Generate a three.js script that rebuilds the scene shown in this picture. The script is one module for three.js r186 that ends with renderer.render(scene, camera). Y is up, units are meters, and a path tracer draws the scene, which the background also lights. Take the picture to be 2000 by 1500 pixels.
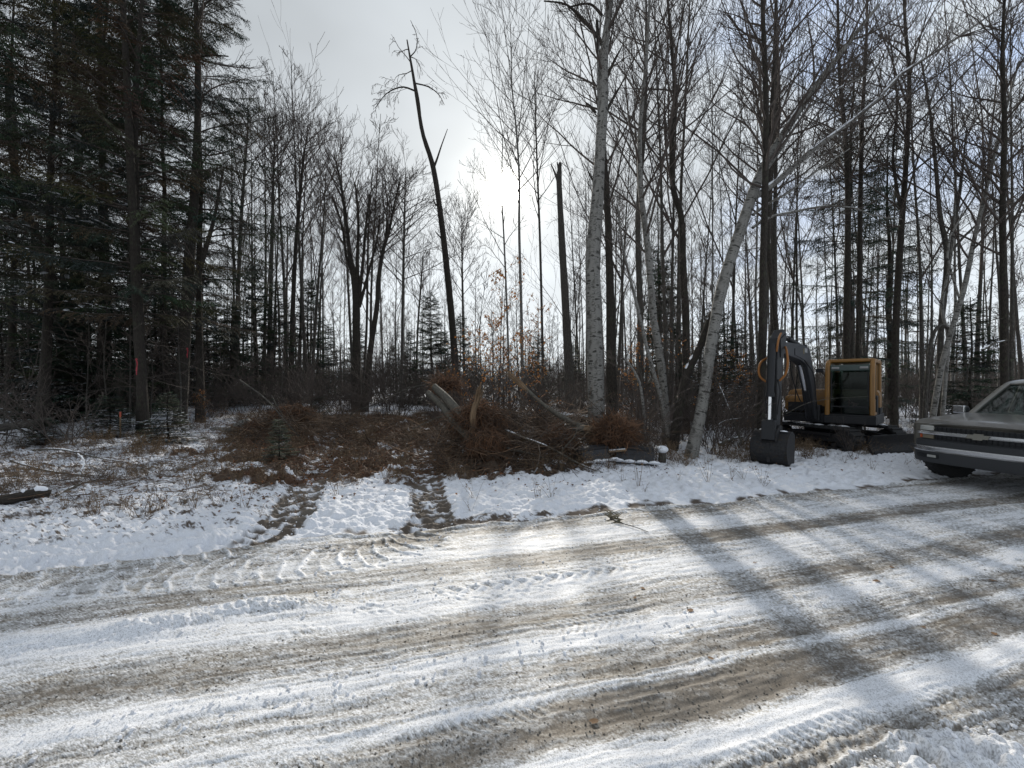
import * as THREE from 'three';
import { RoundedBoxGeometry } from 'three/addons/geometries/RoundedBoxGeometry.js';
import { mergeGeometries, mergeVertices, toCreasedNormals } from 'three/addons/utils/BufferGeometryUtils.js';
import { createNoise2D, createNoise3D, createNoise4D } from 'simplex-noise';

// ------------------------------------------------------------------ camera, sky, sun, exposure
const EYE = 1.7, F = 818;                                  // eye height (m), focal length in pixels of the 2000 x 1500 photograph
const scene = new THREE.Scene();
const camera = new THREE.PerspectiveCamera(2 * Math.atan(750 / F) * 180 / Math.PI, 4 / 3, 0.05, 900);
camera.position.set(0, EYE, 0);
camera.lookAt(0, EYE, -10);

const SUN = new THREE.Vector3(-15 / F, (750 - 372) / F, -1).normalize();
function rngOf(seed) { let a = seed >>> 0; return () => { a = (a + 0x6d2b79f5) | 0; let t = Math.imul(a ^ (a >>> 15), 1 | a); t = (t + Math.imul(t ^ (t >>> 7), 61 | t)) ^ t; return ((t ^ (t >>> 14)) >>> 0) / 4294967296; }; }
const n2 = createNoise2D(rngOf(11)), n3 = createNoise3D(rngOf(12)), n4 = createNoise4D(rngOf(13));
const clamp = (x, a = 0, b = 1) => Math.min(b, Math.max(a, x));
const lerp = (a, b, t) => a + (b - a) * t;
const sst = (a, b, x) => { const t = clamp((x - a) / (b - a)); return t * t * (3 - 2 * t); };

{ // a thin grey overcast with a veiled sun, breaking to blue gaps towards the east side of the view
  const W = 1536, H = 768, data = new Float32Array(W * H * 4);
  for (let j = 0; j < H; j++) {
    const el = ((j + 0.5) / H - 0.5) * Math.PI, y = Math.sin(el), c = Math.cos(el);
    for (let i = 0; i < W; i++) {
      const az = ((i + 0.5) / W - 0.5) * 2 * Math.PI, x = Math.cos(az) * c, z = Math.sin(az) * c;
      const a = Math.acos(clamp(x * SUN.x + y * SUN.y + z * SUN.z, -1, 1)) * 180 / Math.PI;
      const k = 1 / (Math.max(y, 0) + 0.16), px = x * k, pz = z * k;
      let cl = n3(px * 0.9, pz * 0.9, 1.3) * 0.5 + n3(px * 2.1, pz * 2.1, 4) * 0.27 + n3(px * 5, pz * 5, 7) * 0.13 + n3(px * 11, pz * 11, 9) * 0.07;
      const band = n3(px * 0.5 + pz * 0.35, pz * 1.6 - px * 0.7, 21) * 0.5 + n3(px * 1.6 + pz, pz * 4 - px * 1.6, 23) * 0.3;
      const open = sst(0.12, 0.62, x * 0.75 + 0.25 * n3(x * 2, y * 3, z * 2)) * sst(-0.02, 0.2, y); // the east side is broken cloud
      const gap = open * sst(-0.16, 0.34, cl + 0.4 * band - 0.02);
      const grey = 0.56 + 0.11 * cl + 0.06 * band + 0.24 * sst(0.5, 0.04, y) + 0.2 * open;
      let r = grey * 0.90, g = grey * 0.98, b = grey * 1.06;
      const low = sst(0.3, 0.02, y) * (1 - open * 0.7); r += 0.035 * low; g += 0.028 * low; b += 0.0 * low;
      r = lerp(r, 0.40, gap * 0.7); g = lerp(g, 0.54, gap * 0.7); b = lerp(b, 0.84, gap * 0.7);
      const halo = 0.42 * Math.exp(-a / 8) + 0.22 * Math.exp(-a / 24) + 1.3 * Math.exp(-Math.pow(a / 2.7, 1.3)) + 26 * Math.exp(-Math.pow(a / 1.45, 2.6));
      r += halo * 1.02; g += halo * 0.99; b += halo * 0.9;
      if (y < 0) { const m = 0.30; r = m; g = m; b = m * 1.03; }
      const o = (j * W + i) * 4; data[o] = r; data[o + 1] = g; data[o + 2] = b; data[o + 3] = 1;
    }
  }
  const sky = new THREE.DataTexture(data, W, H, THREE.RGBAFormat, THREE.FloatType);
  sky.mapping = THREE.EquirectangularReflectionMapping; sky.magFilter = sky.minFilter = THREE.LinearFilter; sky.needsUpdate = true;
  scene.background = sky; scene.environment = sky;
}
const sun = new THREE.DirectionalLight(new THREE.Color().setRGB(1, 0.93, 0.82), 4.0);
sun.position.copy(SUN).multiplyScalar(120); sun.target.position.set(0, 0, 0);
sun.castShadow = true; sun.shadow.radius = 2.5; sun.shadow.mapSize.set(4096, 4096);
Object.assign(sun.shadow.camera, { left: -70, right: 70, top: 70, bottom: -70, near: 1, far: 320 }); sun.shadow.bias = -0.0005;
scene.add(sun); scene.add(sun.target);
const renderer = new THREE.WebGLRenderer({ antialias: true });
renderer.setSize(1024, 768); renderer.shadowMap.enabled = true;
renderer.toneMapping = THREE.LinearToneMapping; renderer.toneMappingExposure = 1.06;

// ------------------------------------------------------------------ naming and small helpers
const taken = new Map();
function numbered(name) { const n = taken.get(name) ?? 0; taken.set(name, n + 1); return n ? name + '_' + String(n).padStart(3, '0') : name; }
function tag(o, label, category, group) { o.userData = { label, category }; if (group) o.userData.group = group; return o; }
function thing(name, label, category, p = [0, 0, 0], turn = 0, group) {
  const o = new THREE.Group(); o.name = numbered(name); o.position.set(...p); o.rotation.y = turn; scene.add(o); return tag(o, label, category, group);
}
function mesh(name, geometry, material, parent) {
  const m = new THREE.Mesh(geometry, material); m.name = parent && parent !== scene ? name : numbered(name); m.castShadow = m.receiveShadow = true; (parent ?? scene).add(m); return m;
}
function clone(src, name, p, turn, s, label, category, group) {
  const o = src.clone(); o.name = numbered(name); o.position.set(...p); o.rotation.set(0, turn, 0); o.scale.set(...(Array.isArray(s) ? s : [s, s, s])); scene.add(o); return tag(o, label, category, group);
}
const V = (x, y, z) => new THREE.Vector3(x, y, z);
const X = (px, d) => (px - 1000) / F * d, Y = (py, d) => EYE + (750 - py) / F * d;   // where a thing seen there stands if it is d metres ahead

class Geo {                                                  // collects tubes, blades and blobs and makes one geometry of them
  constructor(colored) { this.p = []; this.n = []; this.u = []; this.c = colored ? [] : null; this.i = []; }
  get count() { return this.p.length / 3; }
  vert(x, y, z, nx, ny, nz, u, v, c) { this.p.push(x, y, z); this.n.push(nx, ny, nz); this.u.push(u, v); if (this.c) this.c.push(c[0], c[1], c[2]); return this.p.length / 3 - 1; }
  tube(pts, rads, sides, col = [1, 1, 1], rough = 0, cap = false, seed = 0) {
    const T = V(), N = V(), B = V(), m = pts.length; let len = 0; const first = this.count;
    for (let k = 0; k < m; k++) {
      T.subVectors(pts[Math.min(k + 1, m - 1)], pts[Math.max(k - 1, 0)]).normalize();
      if (k === 0) { N.set(0, 0, 1); if (Math.abs(T.z) > 0.9) N.set(1, 0, 0); } else len += pts[k].distanceTo(pts[k - 1]);
      N.addScaledVector(T, -N.dot(T)).normalize(); B.crossVectors(T, N);
      for (let s = 0; s <= sides; s++) {
        const a = s / sides * Math.PI * 2, ca = Math.cos(a), sa = Math.sin(a);
        let r = rads[k]; if (rough) r *= 1 + rough * (n3(ca * 1.3 + seed, sa * 1.3, len * 1.1) + 0.5 * n3(ca * 3.5, sa * 3.5 + seed, len * 3.1));
        const nx = N.x * ca + B.x * sa, ny = N.y * ca + B.y * sa, nz = N.z * ca + B.z * sa;
        this.vert(pts[k].x + nx * r, pts[k].y + ny * r, pts[k].z + nz * r, nx, ny, nz, s / sides * Math.max(0.04, rads[0] * 6.283), len, col);
      }
    }
    const w = sides + 1;
    for (let k = 0; k < m - 1; k++) for (let s = 0; s < sides; s++) { const a = first + k * w + s, b = a + w; this.i.push(a, a + 1, b, a + 1, b + 1, b); }
    if (cap) { const q = pts[m - 1], e = this.vert(q.x, q.y, q.z, T.x, T.y, T.z, 0, len, col), o = first + (m - 1) * w; for (let s = 0; s < sides; s++) this.i.push(o + s, o + s + 1, e); }
    return this;
  }
  tri(a, b, c, col) {
    const nx = (b.y - a.y) * (c.z - a.z) - (b.z - a.z) * (c.y - a.y), ny = (b.z - a.z) * (c.x - a.x) - (b.x - a.x) * (c.z - a.z), nz = (b.x - a.x) * (c.y - a.y) - (b.y - a.y) * (c.x - a.x), l = Math.hypot(nx, ny, nz) || 1;
    const k = this.count; for (const [q, u, v] of [[a, 0, 0], [b, 1, 0], [c, 0.5, 1]]) this.vert(q.x, q.y, q.z, nx / l, ny / l, nz / l, u, v, col); this.i.push(k, k + 1, k + 2);
  }
  quad(a, b, c, d, col) { this.tri(a, b, c, col); this.tri(a, c, d, col); }
  geometry() {
    const g = new THREE.BufferGeometry();
    g.setAttribute('position', new THREE.Float32BufferAttribute(this.p, 3)); g.setAttribute('normal', new THREE.Float32BufferAttribute(this.n, 3)); g.setAttribute('uv', new THREE.Float32BufferAttribute(this.u, 2));
    if (this.c) g.setAttribute('color', new THREE.Float32BufferAttribute(this.c, 3));
    g.setIndex(this.i); return g;
  }
  build(name, material, parent) { return mesh(name, this.geometry(), material, parent); }
}
function curve(pts, n) { return new THREE.CatmullRomCurve3(pts, false, 'centripetal').getPoints(n); }
function bentTube(G, pts, r0, r1, n, sides, col, rough = 0, seed = 0, cap = true) { const q = curve(pts, n); return G.tube(q, q.map((_, k) => lerp(r0, r1, k / n)), sides, col, rough, cap, seed); }

// ------------------------------------------------------------------ textures (colour and fine relief of the surfaces only)
function tex(w, h, f, srgb, rep) {
  const d = new Uint8Array(w * h * 4);
  for (let j = 0; j < h; j++) for (let i = 0; i < w; i++) { const c = f(i / w, j / h), o = (j * w + i) * 4; const e = srgb ? (x) => Math.round(255 * clamp(x <= 0.0031308 ? 12.92 * x : 1.055 * Math.pow(x, 1 / 2.4) - 0.055)) : (x) => Math.round(255 * clamp(x)); d[o] = e(c[0]); d[o + 1] = e(c[1]); d[o + 2] = e(c[2]); d[o + 3] = 255; }
  const t = new THREE.DataTexture(d, w, h, THREE.RGBAFormat); t.wrapS = t.wrapT = THREE.RepeatWrapping; t.magFilter = t.minFilter = THREE.LinearFilter; if (srgb) t.colorSpace = THREE.SRGBColorSpace; if (rep) t.repeat.set(...rep); t.needsUpdate = true; return t;
}
const tile = (u, v, fx, fy, s) => { const a = u * 2 * Math.PI, b = v * 2 * Math.PI; return n4(Math.cos(a) * fx + s, Math.sin(a) * fx, Math.cos(b) * fy - s * 1.7, Math.sin(b) * fy); };   // noise that repeats at 1
const grain = (() => { const g = rngOf(5), W = 512, a = new Float32Array(W * W); for (let k = 0; k < a.length; k++) a[k] = g(); const b = new Float32Array(W * W); for (let y = 0; y < W; y++) for (let x = 0; x < W; x++) { let s = 0; for (let dy = -1; dy <= 1; dy++) for (let dx = -1; dx <= 1; dx++) s += a[((y + dy + W) % W) * W + ((x + dx + W) % W)]; b[y * W + x] = clamp((s / 9 - 0.5) * 2.6 + 0.5); } return (u, v) => b[(Math.floor(v * W) % W) * W + (Math.floor(u * W) % W)]; })();
const groundBump = tex(512, 512, (u, v) => { const k = 0.5 * grain(u, v) + 0.3 * (0.5 + 0.5 * tile(u, v, 9, 9, 3)) + 0.2 * (0.5 + 0.5 * tile(u, v, 22, 22, 8)); return [k, k, k]; });
const groundTint = tex(512, 512, (u, v) => { const k = 0.80 + 0.2 * grain(u, v) * (0.75 + 0.25 * tile(u, v, 7, 7, 5)); return [k, k, k * 1.005]; }, true);
const roadTint = tex(512, 512, (u, v) => { const g = grain(u, v), k = lerp(0.62, 1, sst(0.18, 0.5, g + 0.16 * tile(u, v, 6, 6, 5))) * (0.94 + 0.06 * tile(u, v, 3, 3, 15)); return [k, k * 0.995, k * 0.985]; }, true);
const barkGrey = tex(256, 512, (u, v) => { const r = Math.abs(tile(u, v, 3.0, 0.9, 1)), k = 0.55 + 0.6 * r + 0.3 * tile(u, v, 8, 3, 4) + 0.3 * (grain(u, v) - 0.5), m = sst(0.1, 0.6, tile(u, v, 0.7, 0.7, 9)), l = sst(0.35, 0.6, tile(u, v, 0.9, 1.3, 39)); return [0.098 * k + 0.02 * m + 0.06 * l, 0.088 * k + 0.024 * m + 0.062 * l, 0.077 * k + 0.014 * m + 0.055 * l]; }, true, [2.2, 0.9]);
const barkDark = tex(256, 512, (u, v) => { const r = Math.abs(tile(u, v, 4.2, 1.1, 21)), k = 0.4 + 0.95 * r + 0.35 * tile(u, v, 9, 4, 14) + 0.35 * (grain(u, v) - 0.5), m = sst(0.15, 0.7, tile(u, v, 0.8, 0.9, 29)); return [0.066 * k + 0.012 * m, 0.054 * k + 0.02 * m, 0.043 * k + 0.008 * m]; }, true, [2.0, 0.9]);
const barkBump = tex(256, 512, (u, v) => { const k = clamp(Math.abs(tile(u, v, 4.2, 1.1, 21)) * 1.0 + 0.2 * tile(u, v, 10, 6, 14) + 0.15); return [k, k, k]; }, false, [2.0, 0.9]);
const barkBirch = tex(512, 1024, (u, v) => {
  const lent = sst(0.22, 0.42, tile(u, v, 0.75, 11, 2) + 0.35 * tile(u, v, 0.5, 1.3, 45)), scar = sst(0.26, 0.42, tile(u, v, 0.5, 3.4, 11) + 0.35 * tile(u, v, 2.5, 10, 12)), rub = sst(-0.1, 0.7, tile(u, v, 0.8, 1.6, 31));
  const k = 0.85 + 0.14 * tile(u, v, 2, 14, 17) + 0.12 * (grain(u, v) - 0.5), d = clamp(lent * 0.75 + scar * 0.95);
  return [lerp(0.23 * k - 0.1 * rub, 0.03, d), lerp(0.222 * k - 0.098 * rub, 0.027, d), lerp(0.205 * k - 0.094 * rub, 0.023, d)];
}, true, [1.1, 0.55]);
const M = {
  road: new THREE.MeshStandardMaterial({ vertexColors: true, map: roadTint, bumpMap: groundBump, bumpScale: 0.0014, roughness: 0.66 }),
  ground: new THREE.MeshStandardMaterial({ vertexColors: true, map: groundTint, bumpMap: groundBump, bumpScale: 0.004, roughness: 0.85 }),
  barkGrey: new THREE.MeshStandardMaterial({ map: barkGrey, bumpMap: barkBump, bumpScale: 0.012, roughness: 0.95 }),
  barkDark: new THREE.MeshStandardMaterial({ map: barkDark, bumpMap: barkBump, bumpScale: 0.02, roughness: 0.95 }),
  birch: new THREE.MeshStandardMaterial({ map: barkBirch, bumpMap: barkBirch, bumpScale: 0.004, roughness: 0.8 }),
  twig: new THREE.MeshStandardMaterial({ color: new THREE.Color().setRGB(0.075, 0.06, 0.052), roughness: 0.9 }),
  tint: new THREE.MeshStandardMaterial({ vertexColors: true, roughness: 0.92 }),
  needle: new THREE.MeshStandardMaterial({ vertexColors: true, roughness: 0.75, side: THREE.DoubleSide }),
  leaf: new THREE.MeshPhysicalMaterial({ vertexColors: true, roughness: 0.9, transmission: 0.35, thickness: 0, side: THREE.DoubleSide }),
  snow: new THREE.MeshStandardMaterial({ color: new THREE.Color().setRGB(0.84, 0.86, 0.9), bumpMap: groundBump, bumpScale: 0.006, roughness: 0.8 }),
};

// ------------------------------------------------------------------ the ground: gravel road with packed snow and ice, snowy verge, churned clearing, forest floor
const along = (x, z) => 0.9594 * x - 0.2822 * z, across = (x, z) => -0.2822 * x - 0.9594 * z;   // metres along the road and across it
const bell = (x, m, s) => { const t = (x - m) / s; return t * t > 12 ? 0 : Math.exp(-t * t); };
const onPath = (list) => { const q = curve(list.map(([x, z]) => V(x, 0, z)), 90), s = [0]; for (let k = 1; k < q.length; k++) s.push(s[k - 1] + q[k].distanceTo(q[k - 1])); return { q, s, box: [Math.min(...q.map((p) => p.x)) - 0.6, Math.max(...q.map((p) => p.x)) + 0.6, Math.min(...q.map((p) => p.z)) - 0.6, Math.max(...q.map((p) => p.z)) + 0.6] }; };
const RUTS = [onPath([[-5.2, -13], [-4.3, -9.5], [-3.62, -7.73], [-3.05, -6.05], [-2.72, -5.1], [-2.78, -4.5], [-3.25, -4.12], [-3.95, -3.85], [-4.75, -3.72], [-6.5, -3.6]]), onPath([[-2.2, -14], [-1.95, -10], [-1.72, -8.2], [-1.2, -6.05], [-0.98, -5.0], [-1.15, -4.4], [-1.7, -4.06], [-2.6, -3.84], [-3.7, -3.62], [-4.8, -3.42]])];
function rut(x, z) { // [how much inside a crawler track, along it, across it]
  let best = 9, bs = 0, bl = 0;
  for (const r of RUTS) {
    if (x < r.box[0] || x > r.box[1] || z < r.box[2] || z > r.box[3]) continue;
    for (let k = 0; k < r.q.length - 1; k++) {
      const a = r.q[k], b = r.q[k + 1], ex = b.x - a.x, ez = b.z - a.z, t = clamp(((x - a.x) * ex + (z - a.z) * ez) / (ex * ex + ez * ez)), dx = x - a.x - ex * t, dz = z - a.z - ez * t, d = Math.hypot(dx, dz);
      if (d < best) { best = d; bs = r.s[k] + t * (r.s[k + 1] - r.s[k]); bl = d * Math.sign(ex * dz - ez * dx); }
    }
  }
  const wob = 0.035 * n2(x * 5.5, z * 5.5) + 0.02 * n2(x * 14, z * 14); const wide = across(x, z) < 4.9 ? 0.07 : 0; return [sst(0.33 + wide, 0.22 + wide, best + wob), bs, bl];
}
const cleared = (x, z) => { const d = -z, q = Math.hypot((x + 2.3 + 0.12 * (d - 9)) / 5.2, (d - 12.6) / 6.6) + 0.16 * n2(x * 0.55, z * 0.55) + 0.07 * n2(x * 2.1, z * 2.1), w = across(x, z); return sst(1.02, 0.86, q) * sst(7.0, 7.7, w + 0.42 * bell(x, 0.6, 1.9) + 0.35 * n2(x * 1.3, z * 1.3) + 0.12 * n2(x * 5, z * 5)); };
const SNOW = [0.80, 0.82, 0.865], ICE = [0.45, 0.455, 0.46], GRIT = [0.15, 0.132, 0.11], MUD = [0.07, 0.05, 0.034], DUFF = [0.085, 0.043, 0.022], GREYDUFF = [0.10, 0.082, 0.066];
const mix3 = (a, b, t) => [lerp(a[0], b[0], t), lerp(a[1], b[1], t), lerp(a[2], b[2], t)];
const EDGE = (a) => 4.93 + 0.1 * n2(a * 0.5, 3) + 0.05 * n2(a * 2.3, 8);
function soil(x, z) { // large shape only: where things stand
  const w = across(x, z), d = -z;
  let h = sst(4.85, 5.9, w) * 0.07 + sst(6.5, 15, w) * 0.22 + sst(14, 60, w) * 0.25;
  h += sst(6, 12, w) * (0.10 * n2(x * 0.22, z * 0.22) + 0.05 * n2(x * 0.7, z * 0.7));
  h += 0.35 * sst(-5, -14, x) * sst(9, 22, d) + 0.14 * bell(x, -4.7, 1.8) * bell(d, 13.5, 2.5);
  h += 0.30 * bell(x, 1.0, 2.2) * bell(d, 10, 1.6) - 0.12 * sst(5.6, 7.4, x) * sst(13.6, 11.4, d) * sst(6.5, 9, w);
  return h;
}
function land(x, z, far) {
  const a = along(x, z), d = -z; let w = across(x, z), h = soil(x, z), col;
  const edge = EDGE(a), fine = far ? 0 : 1;
  if (w < edge) {
    const ww = w + 0.045 * n2(a * 0.2, 1) + 0.018 * n2(a * 0.7, 5) + 0.008 * n2(a * 4, w * 4);
    const strip = (c, half, soft) => sst(half + soft, half - soft * 0.4, Math.abs(ww - c));
    let S = 0.57;
    const east = sst(-0.6, 1.6, x), patch = 0.5 + 0.5 * n2(a * 0.42, 40), patch2 = 0.5 + 0.5 * n2(a * 0.8, 60);
    S -= strip(3.86, 0.13, 0.07) * lerp(0.5, 0.66, east) * (0.55 + 0.45 * patch) + strip(2.88, 0.13, 0.09) * 0.46 * (0.6 + 0.5 * patch2) + strip(2.27, 0.09, 0.06) * 0.42 * (0.2 + 0.8 * east) + strip(1.93, 0.12, 0.08) * (0.55 + 0.5 * sst(-1.6, 1.2, x) * sst(2.7, 1.2, x)) * (0.62 + 0.38 * patch);
    S -= bell(ww, 1.42, 0.12) * 0.42 + bell(ww, 4.7, 0.14) * 0.62 * sst(0.6, -0.6, Math.abs(x - 0.6) - 2.6) * (0.35 + 0.65 * patch2) + 0.3 * bell(ww, 4.84, 0.07) * sst(-0.4, 1.2, x);
    S += bell(ww, 2.54, 0.09) * 0.42 + bell(ww, 1.66, 0.085) * 0.62 + bell(ww, 3.3, 0.24) * 0.25 + bell(ww, 4.25, 0.26) * 0.24 + bell(ww, 1.12, 0.14) * 0.35 * sst(0.2, 1.4, x) + bell(ww, 2.1, 0.05) * 0.3;
    S += 0.15 * n2(a * 0.3, ww * 3.4) + 0.15 * n2(a * 0.7, ww * 9) + 0.13 * n2(a * 5, ww * 17) + (0.2 * n2(a * 0.4, ww * 27) + 0.13 * n2(a * 0.8, ww * 62)) * sst(-0.3, 0.5, n2(a * 0.6 + 4, ww * 2.2)) - 0.22 * sst(0.25, 0.75, n2(x * 0.75 + 7, z * 1.3)); const S0 = S;
    if (fine) { const wgt = 0.45 + 0.8 * bell(S, 0.4, 0.36); S += wgt * (0.2 * n2(a * 14, ww * 30) + 0.22 * n2(x * 38 + 0.3 * z, z * 44) + 0.36 * n2(x * 100, z * 92) + 0.15 * n2(a * 30, ww * 190)); }
    const [inR, rs, rl] = rut(x, z);
    let lift = 0;
    if (fine) for (const [c, half, x0, x1, k] of [[2.7, 0.1, -2.2, 1.5, 1], [3.62, 0.1, 0.2, 4.5, -1], [2.08, 0.09, -1.2, 1.8, -1], [1.5, 0.1, 0.1, 3, 1], [4.3, 0.1, 0.5, 4.6, 1]]) { const q = Math.abs(ww - c); if (q > half + 0.03) continue; const on = sst(half + 0.02, half - 0.005, q) * sst(x0, x0 + 0.5, x) * sst(x1, x1 - 0.6, x) * sst(-0.35, 0.25, n2(a * 0.9 + c * 9, 3)), t = Math.sin((a + k * q * 0.9) * 105), e = bell(q, half, 0.014); S += on * (0.13 * t + 0.06) + e * 0.2 * on; lift += on * (0.0022 * t - 0.003) + e * 0.005 * sst(x0, x0 + 0.5, x) * sst(x1, x1 - 0.6, x); }
    // a windrow of loose snow thrown up by tyres
    const wr = 3.58 + 0.09 * n2(a * 0.7, 77) - 0.06 * sst(-1.5, -4, x), rid = bell(w, wr, 0.105) * sst(-1.25, -1.9, x) * (0.6 + 0.4 * n2(a * 1.2, 80));
    lift += rid * 0.085 * (1 + 0.35 * n2(x * 9, z * 9) * sst(-3.2, -2, x) + 0.22 * n2(x * 24, z * 24) * sst(-3.2, -2, x)); S += rid * 0.9;
    const clod = bell(w, 3.28, 0.2) * sst(-2.1, -1.3, x) * sst(1.4, 0.2, x); S += clod * 0.25; lift += clod * 0.007 * n2(x * 12, z * 15) * sst(-0.2, 0.5, n2(x * 1.7, z * 2.5));
    const tread = bell(w, 3.42, 0.075) * sst(-0.8, -0.3, x) * sst(1.3, 0.8, x); if (tread > 0.02) { const t = Math.sin((a + Math.abs(w - 3.42) * 0.9) * 44); lift += tread * 0.012 * t; S += tread * 0.3 * t; }
    const heap = bell(x, 2.05, 0.42) * bell(d, 1.86, 0.22) * sst(-0.2, 0.5, n2(x * 4, z * 5) + 0.4); S += heap * 0.9; lift += heap * 0.06 * (1 + 0.5 * n2(x * 13, z * 13));
    for (const g of [1.30, 1.37, 1.44, 1.51]) { const q = bell(ww, g, 0.017) * sst(0.0, 0.9, x); lift -= q * 0.008; S -= q * 0.16; }
    lift += (S0 + 0.1 * (S - S0)) * 0.009 + 0.004 * n2(a * 3, w * 9) + (fine ? 0.0009 * n2(x * 42 + 0.3 * z, z * 42) + 0.0005 * n2(x * 105, z * 92) + 0.0014 * n2(a * 2.2, ww * 26) + 0.003 * n2(a * 1.1, ww * 9) : 0);
    if (inR > 0) { // grouser bars pressed into the packed snow as the crawler swung onto the road
      const sl = sst(0.1, 0.7, rs / 14), ph = (rs + 0.9 * rl * rl + 0.03 * n2(x * 4, z * 4)) / 0.17, bar = Math.pow(0.5 + 0.5 * Math.cos(ph * 6.283), 7) * (0.55 + 0.45 * n2(x * 3.1, z * 3.1)), rim = bell(Math.abs(rl), 0.31, 0.03) * (0.5 + 0.5 * n2(x * 5, z * 5));
      lift += inR * (-0.012 + 0.026 * bar) + rim * 0.016; S += inR * (bar * 0.75 - 0.18 + 0.22 * n2(x * 2.6, z * 2.6)) + rim * 0.5;
      if (w > 4.45) S -= inR * 0.45 * sst(4.45, 4.9, w) * (1 - 0.8 * bar) * sst(-3.6, -2.6, x);
    }
    const lip = bell(w, edge - 0.02, 0.05); lift += lip * 0.02;
    h += lift;
    if (S < 0.26) S = 0.26 - (0.26 - S) * 0.42 + (fine ? 0.10 * n2(x * 26, z * 26) + 0.13 * n2(x * 70, z * 66) + 0.1 * n2(x * 7, z * 9) : 0); S = clamp(S, -0.2, 1.2);
    col = S < 0.5 ? mix3(mix3(GRIT, MUD, 0.3 * sst(0.5, -0.5, S) + 0.18 * sst(0, 1, n2(x * 1.4, z * 1.4))), ICE, sst(0.0, 0.46, S)) : mix3(ICE, SNOW, sst(0.46, 0.86, S));
    const tan = sst(0.3, 0.9, n2(a * 0.9, ww * 6 + 30)) * sst(0.75, 0.4, S); col = [col[0] * (1 + 0.05 * tan), col[1] * (1 - 0.01 * tan), col[2] * (1 - 0.1 * tan)];
  } else {
    const m = cleared(x, z), v = sst(edge - 0.05, edge + 0.3 + 0.25 * n2(a * 0.9, w), w + 0.1 * n2(x * 4, z * 4));
    const west = sst(-3.4, -6.5, x);
    let S = 0.95, lift = 0.03 * v;
    // verge: lumpy snow with footprints and sods; forest floor: snow thinner, litter shows
    const debris = sst(5.3, 7.2, w) * lerp(0.27, 0.52, west) + sst(12, 22, d) * 0.18;
    const N = 0.5 * n2(x * 0.8, z * 0.8) + 0.45 * n2(x * 2.6, z * 3.2) + (far ? 0 : 0.4 * n2(x * 8, z * 10) + 0.32 * n2(x * 21, z * 26) + 0.2 * n2(x * 50, z * 60));
    S -= debris * (0.62 + N * 0.9) + (1 - v) * 0.8 * sst(-0.2, 0.5, n2(a * 1.3, 9) + 0.3) * sst(-3.2, -1.5, x) + 0.85 * bell(w, 5.02 + 0.05 * n2(a * 2, 5), 0.15) * sst(-1.9, -1.2, x) * sst(2.2, 0.6, x) * sst(-0.5, 0.3, N);
    S += far ? 0 : 0.06 * N - 0.75 * sst(0.58, 0.8, n2(x * 8 + 40, z * 12)) * sst(5.1, 5.6, w) * lerp(0.35, 1, sst(-1.5, -3.5, x)) - 0.5 * sst(0.5, 0.8, n2(x * 2.1 + 70, z * 3.3) + 0.5 * n2(x * 15, z * 20)) * sst(-2.2, -3.4, x) * sst(4.95, 5.5, w) - 0.16 * sst(-0.1, 0.5, n2(x * 1.1 + 20, z * 1.7)) * sst(-2.6, -3.6, x);
    S -= m * (1.25 - 1.2 * sst(0.42, 0.78, n2(x * 0.85 + 3, z * 1.5) + 0.3 * n2(x * 4, z * 6))) * (1 + 0.2 * N); S += 0.32 * sst(-6.5, -9, x) * sst(10, 13, d);
    S -= bell(x, 5.2, 1.4) * bell(d, 9.3, 0.7) * (0.25 + 0.5 * N);
    lift += v * (far ? 0.02 : 0.03 * n2(x * 2.4, z * 2.4) + 0.024 * n2(x * 6.5, z * 6.5) + 0.015 * Math.abs(n2(x * 13, z * 13)) + 0.005 * n2(x * 36, z * 36)) * (1 + m);
    if (!far) { const foot = sst(0.45, 0.75, n2(x * 3.3 + 9, z * 3.3)) * sst(5.1, 5.4, w) * sst(-0.5, 1.5, x) * sst(8.2, 7.4, w); lift -= foot * 0.05; S += foot * 0.1; }
    if (m > 0 && !far) lift += m * (0.06 * n2(x * 1.4, z * 1.4) + 0.045 * n2(x * 4.2, z * 4.2) + 0.03 * n2(x * 11, z * 11));
    const [inR, rs, rl] = rut(x, z);
    if (inR > 0 && !far) {
      const bar = Math.pow(0.5 + 0.5 * Math.cos((rs / 0.165 + 0.2 * n2(x * 3, z * 3)) * 6.283), 2.2), rim = bell(Math.abs(rl), 0.25, 0.04);
      const crumb = 0.5 + 0.5 * n2(x * 6, z * 6); lift = lerp(lift, -0.03 + 0.04 * bar * (0.4 + 0.8 * crumb) + 0.014 * n2(x * 9, z * 9) + 0.008 * n2(x * 24, z * 24), inR) + rim * 0.03 * crumb;
      S = lerp(S, 0.1 + 0.55 * sst(-2.7, -3.15, x) * sst(5.7, 5.3, w) + 0.34 * bar * (0.5 + 0.9 * n2(x * 4, z * 4)) + 0.42 * sst(0.2, 0.75, n2(x * 3.2, z * 3.2) + 0.4 * n2(x * 11, z * 11)) + 0.3 * bell(rl, 0, 0.05) * crumb, inR * 0.96);
    }
    h += lift;
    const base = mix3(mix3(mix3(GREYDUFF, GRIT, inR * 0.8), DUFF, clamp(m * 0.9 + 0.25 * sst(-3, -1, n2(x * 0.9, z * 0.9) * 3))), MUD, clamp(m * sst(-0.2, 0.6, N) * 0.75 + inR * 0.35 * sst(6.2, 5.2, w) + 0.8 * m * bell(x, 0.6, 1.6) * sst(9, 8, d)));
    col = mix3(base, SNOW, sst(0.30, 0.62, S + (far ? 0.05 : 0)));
  }
  return [h, col];
}
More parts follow.
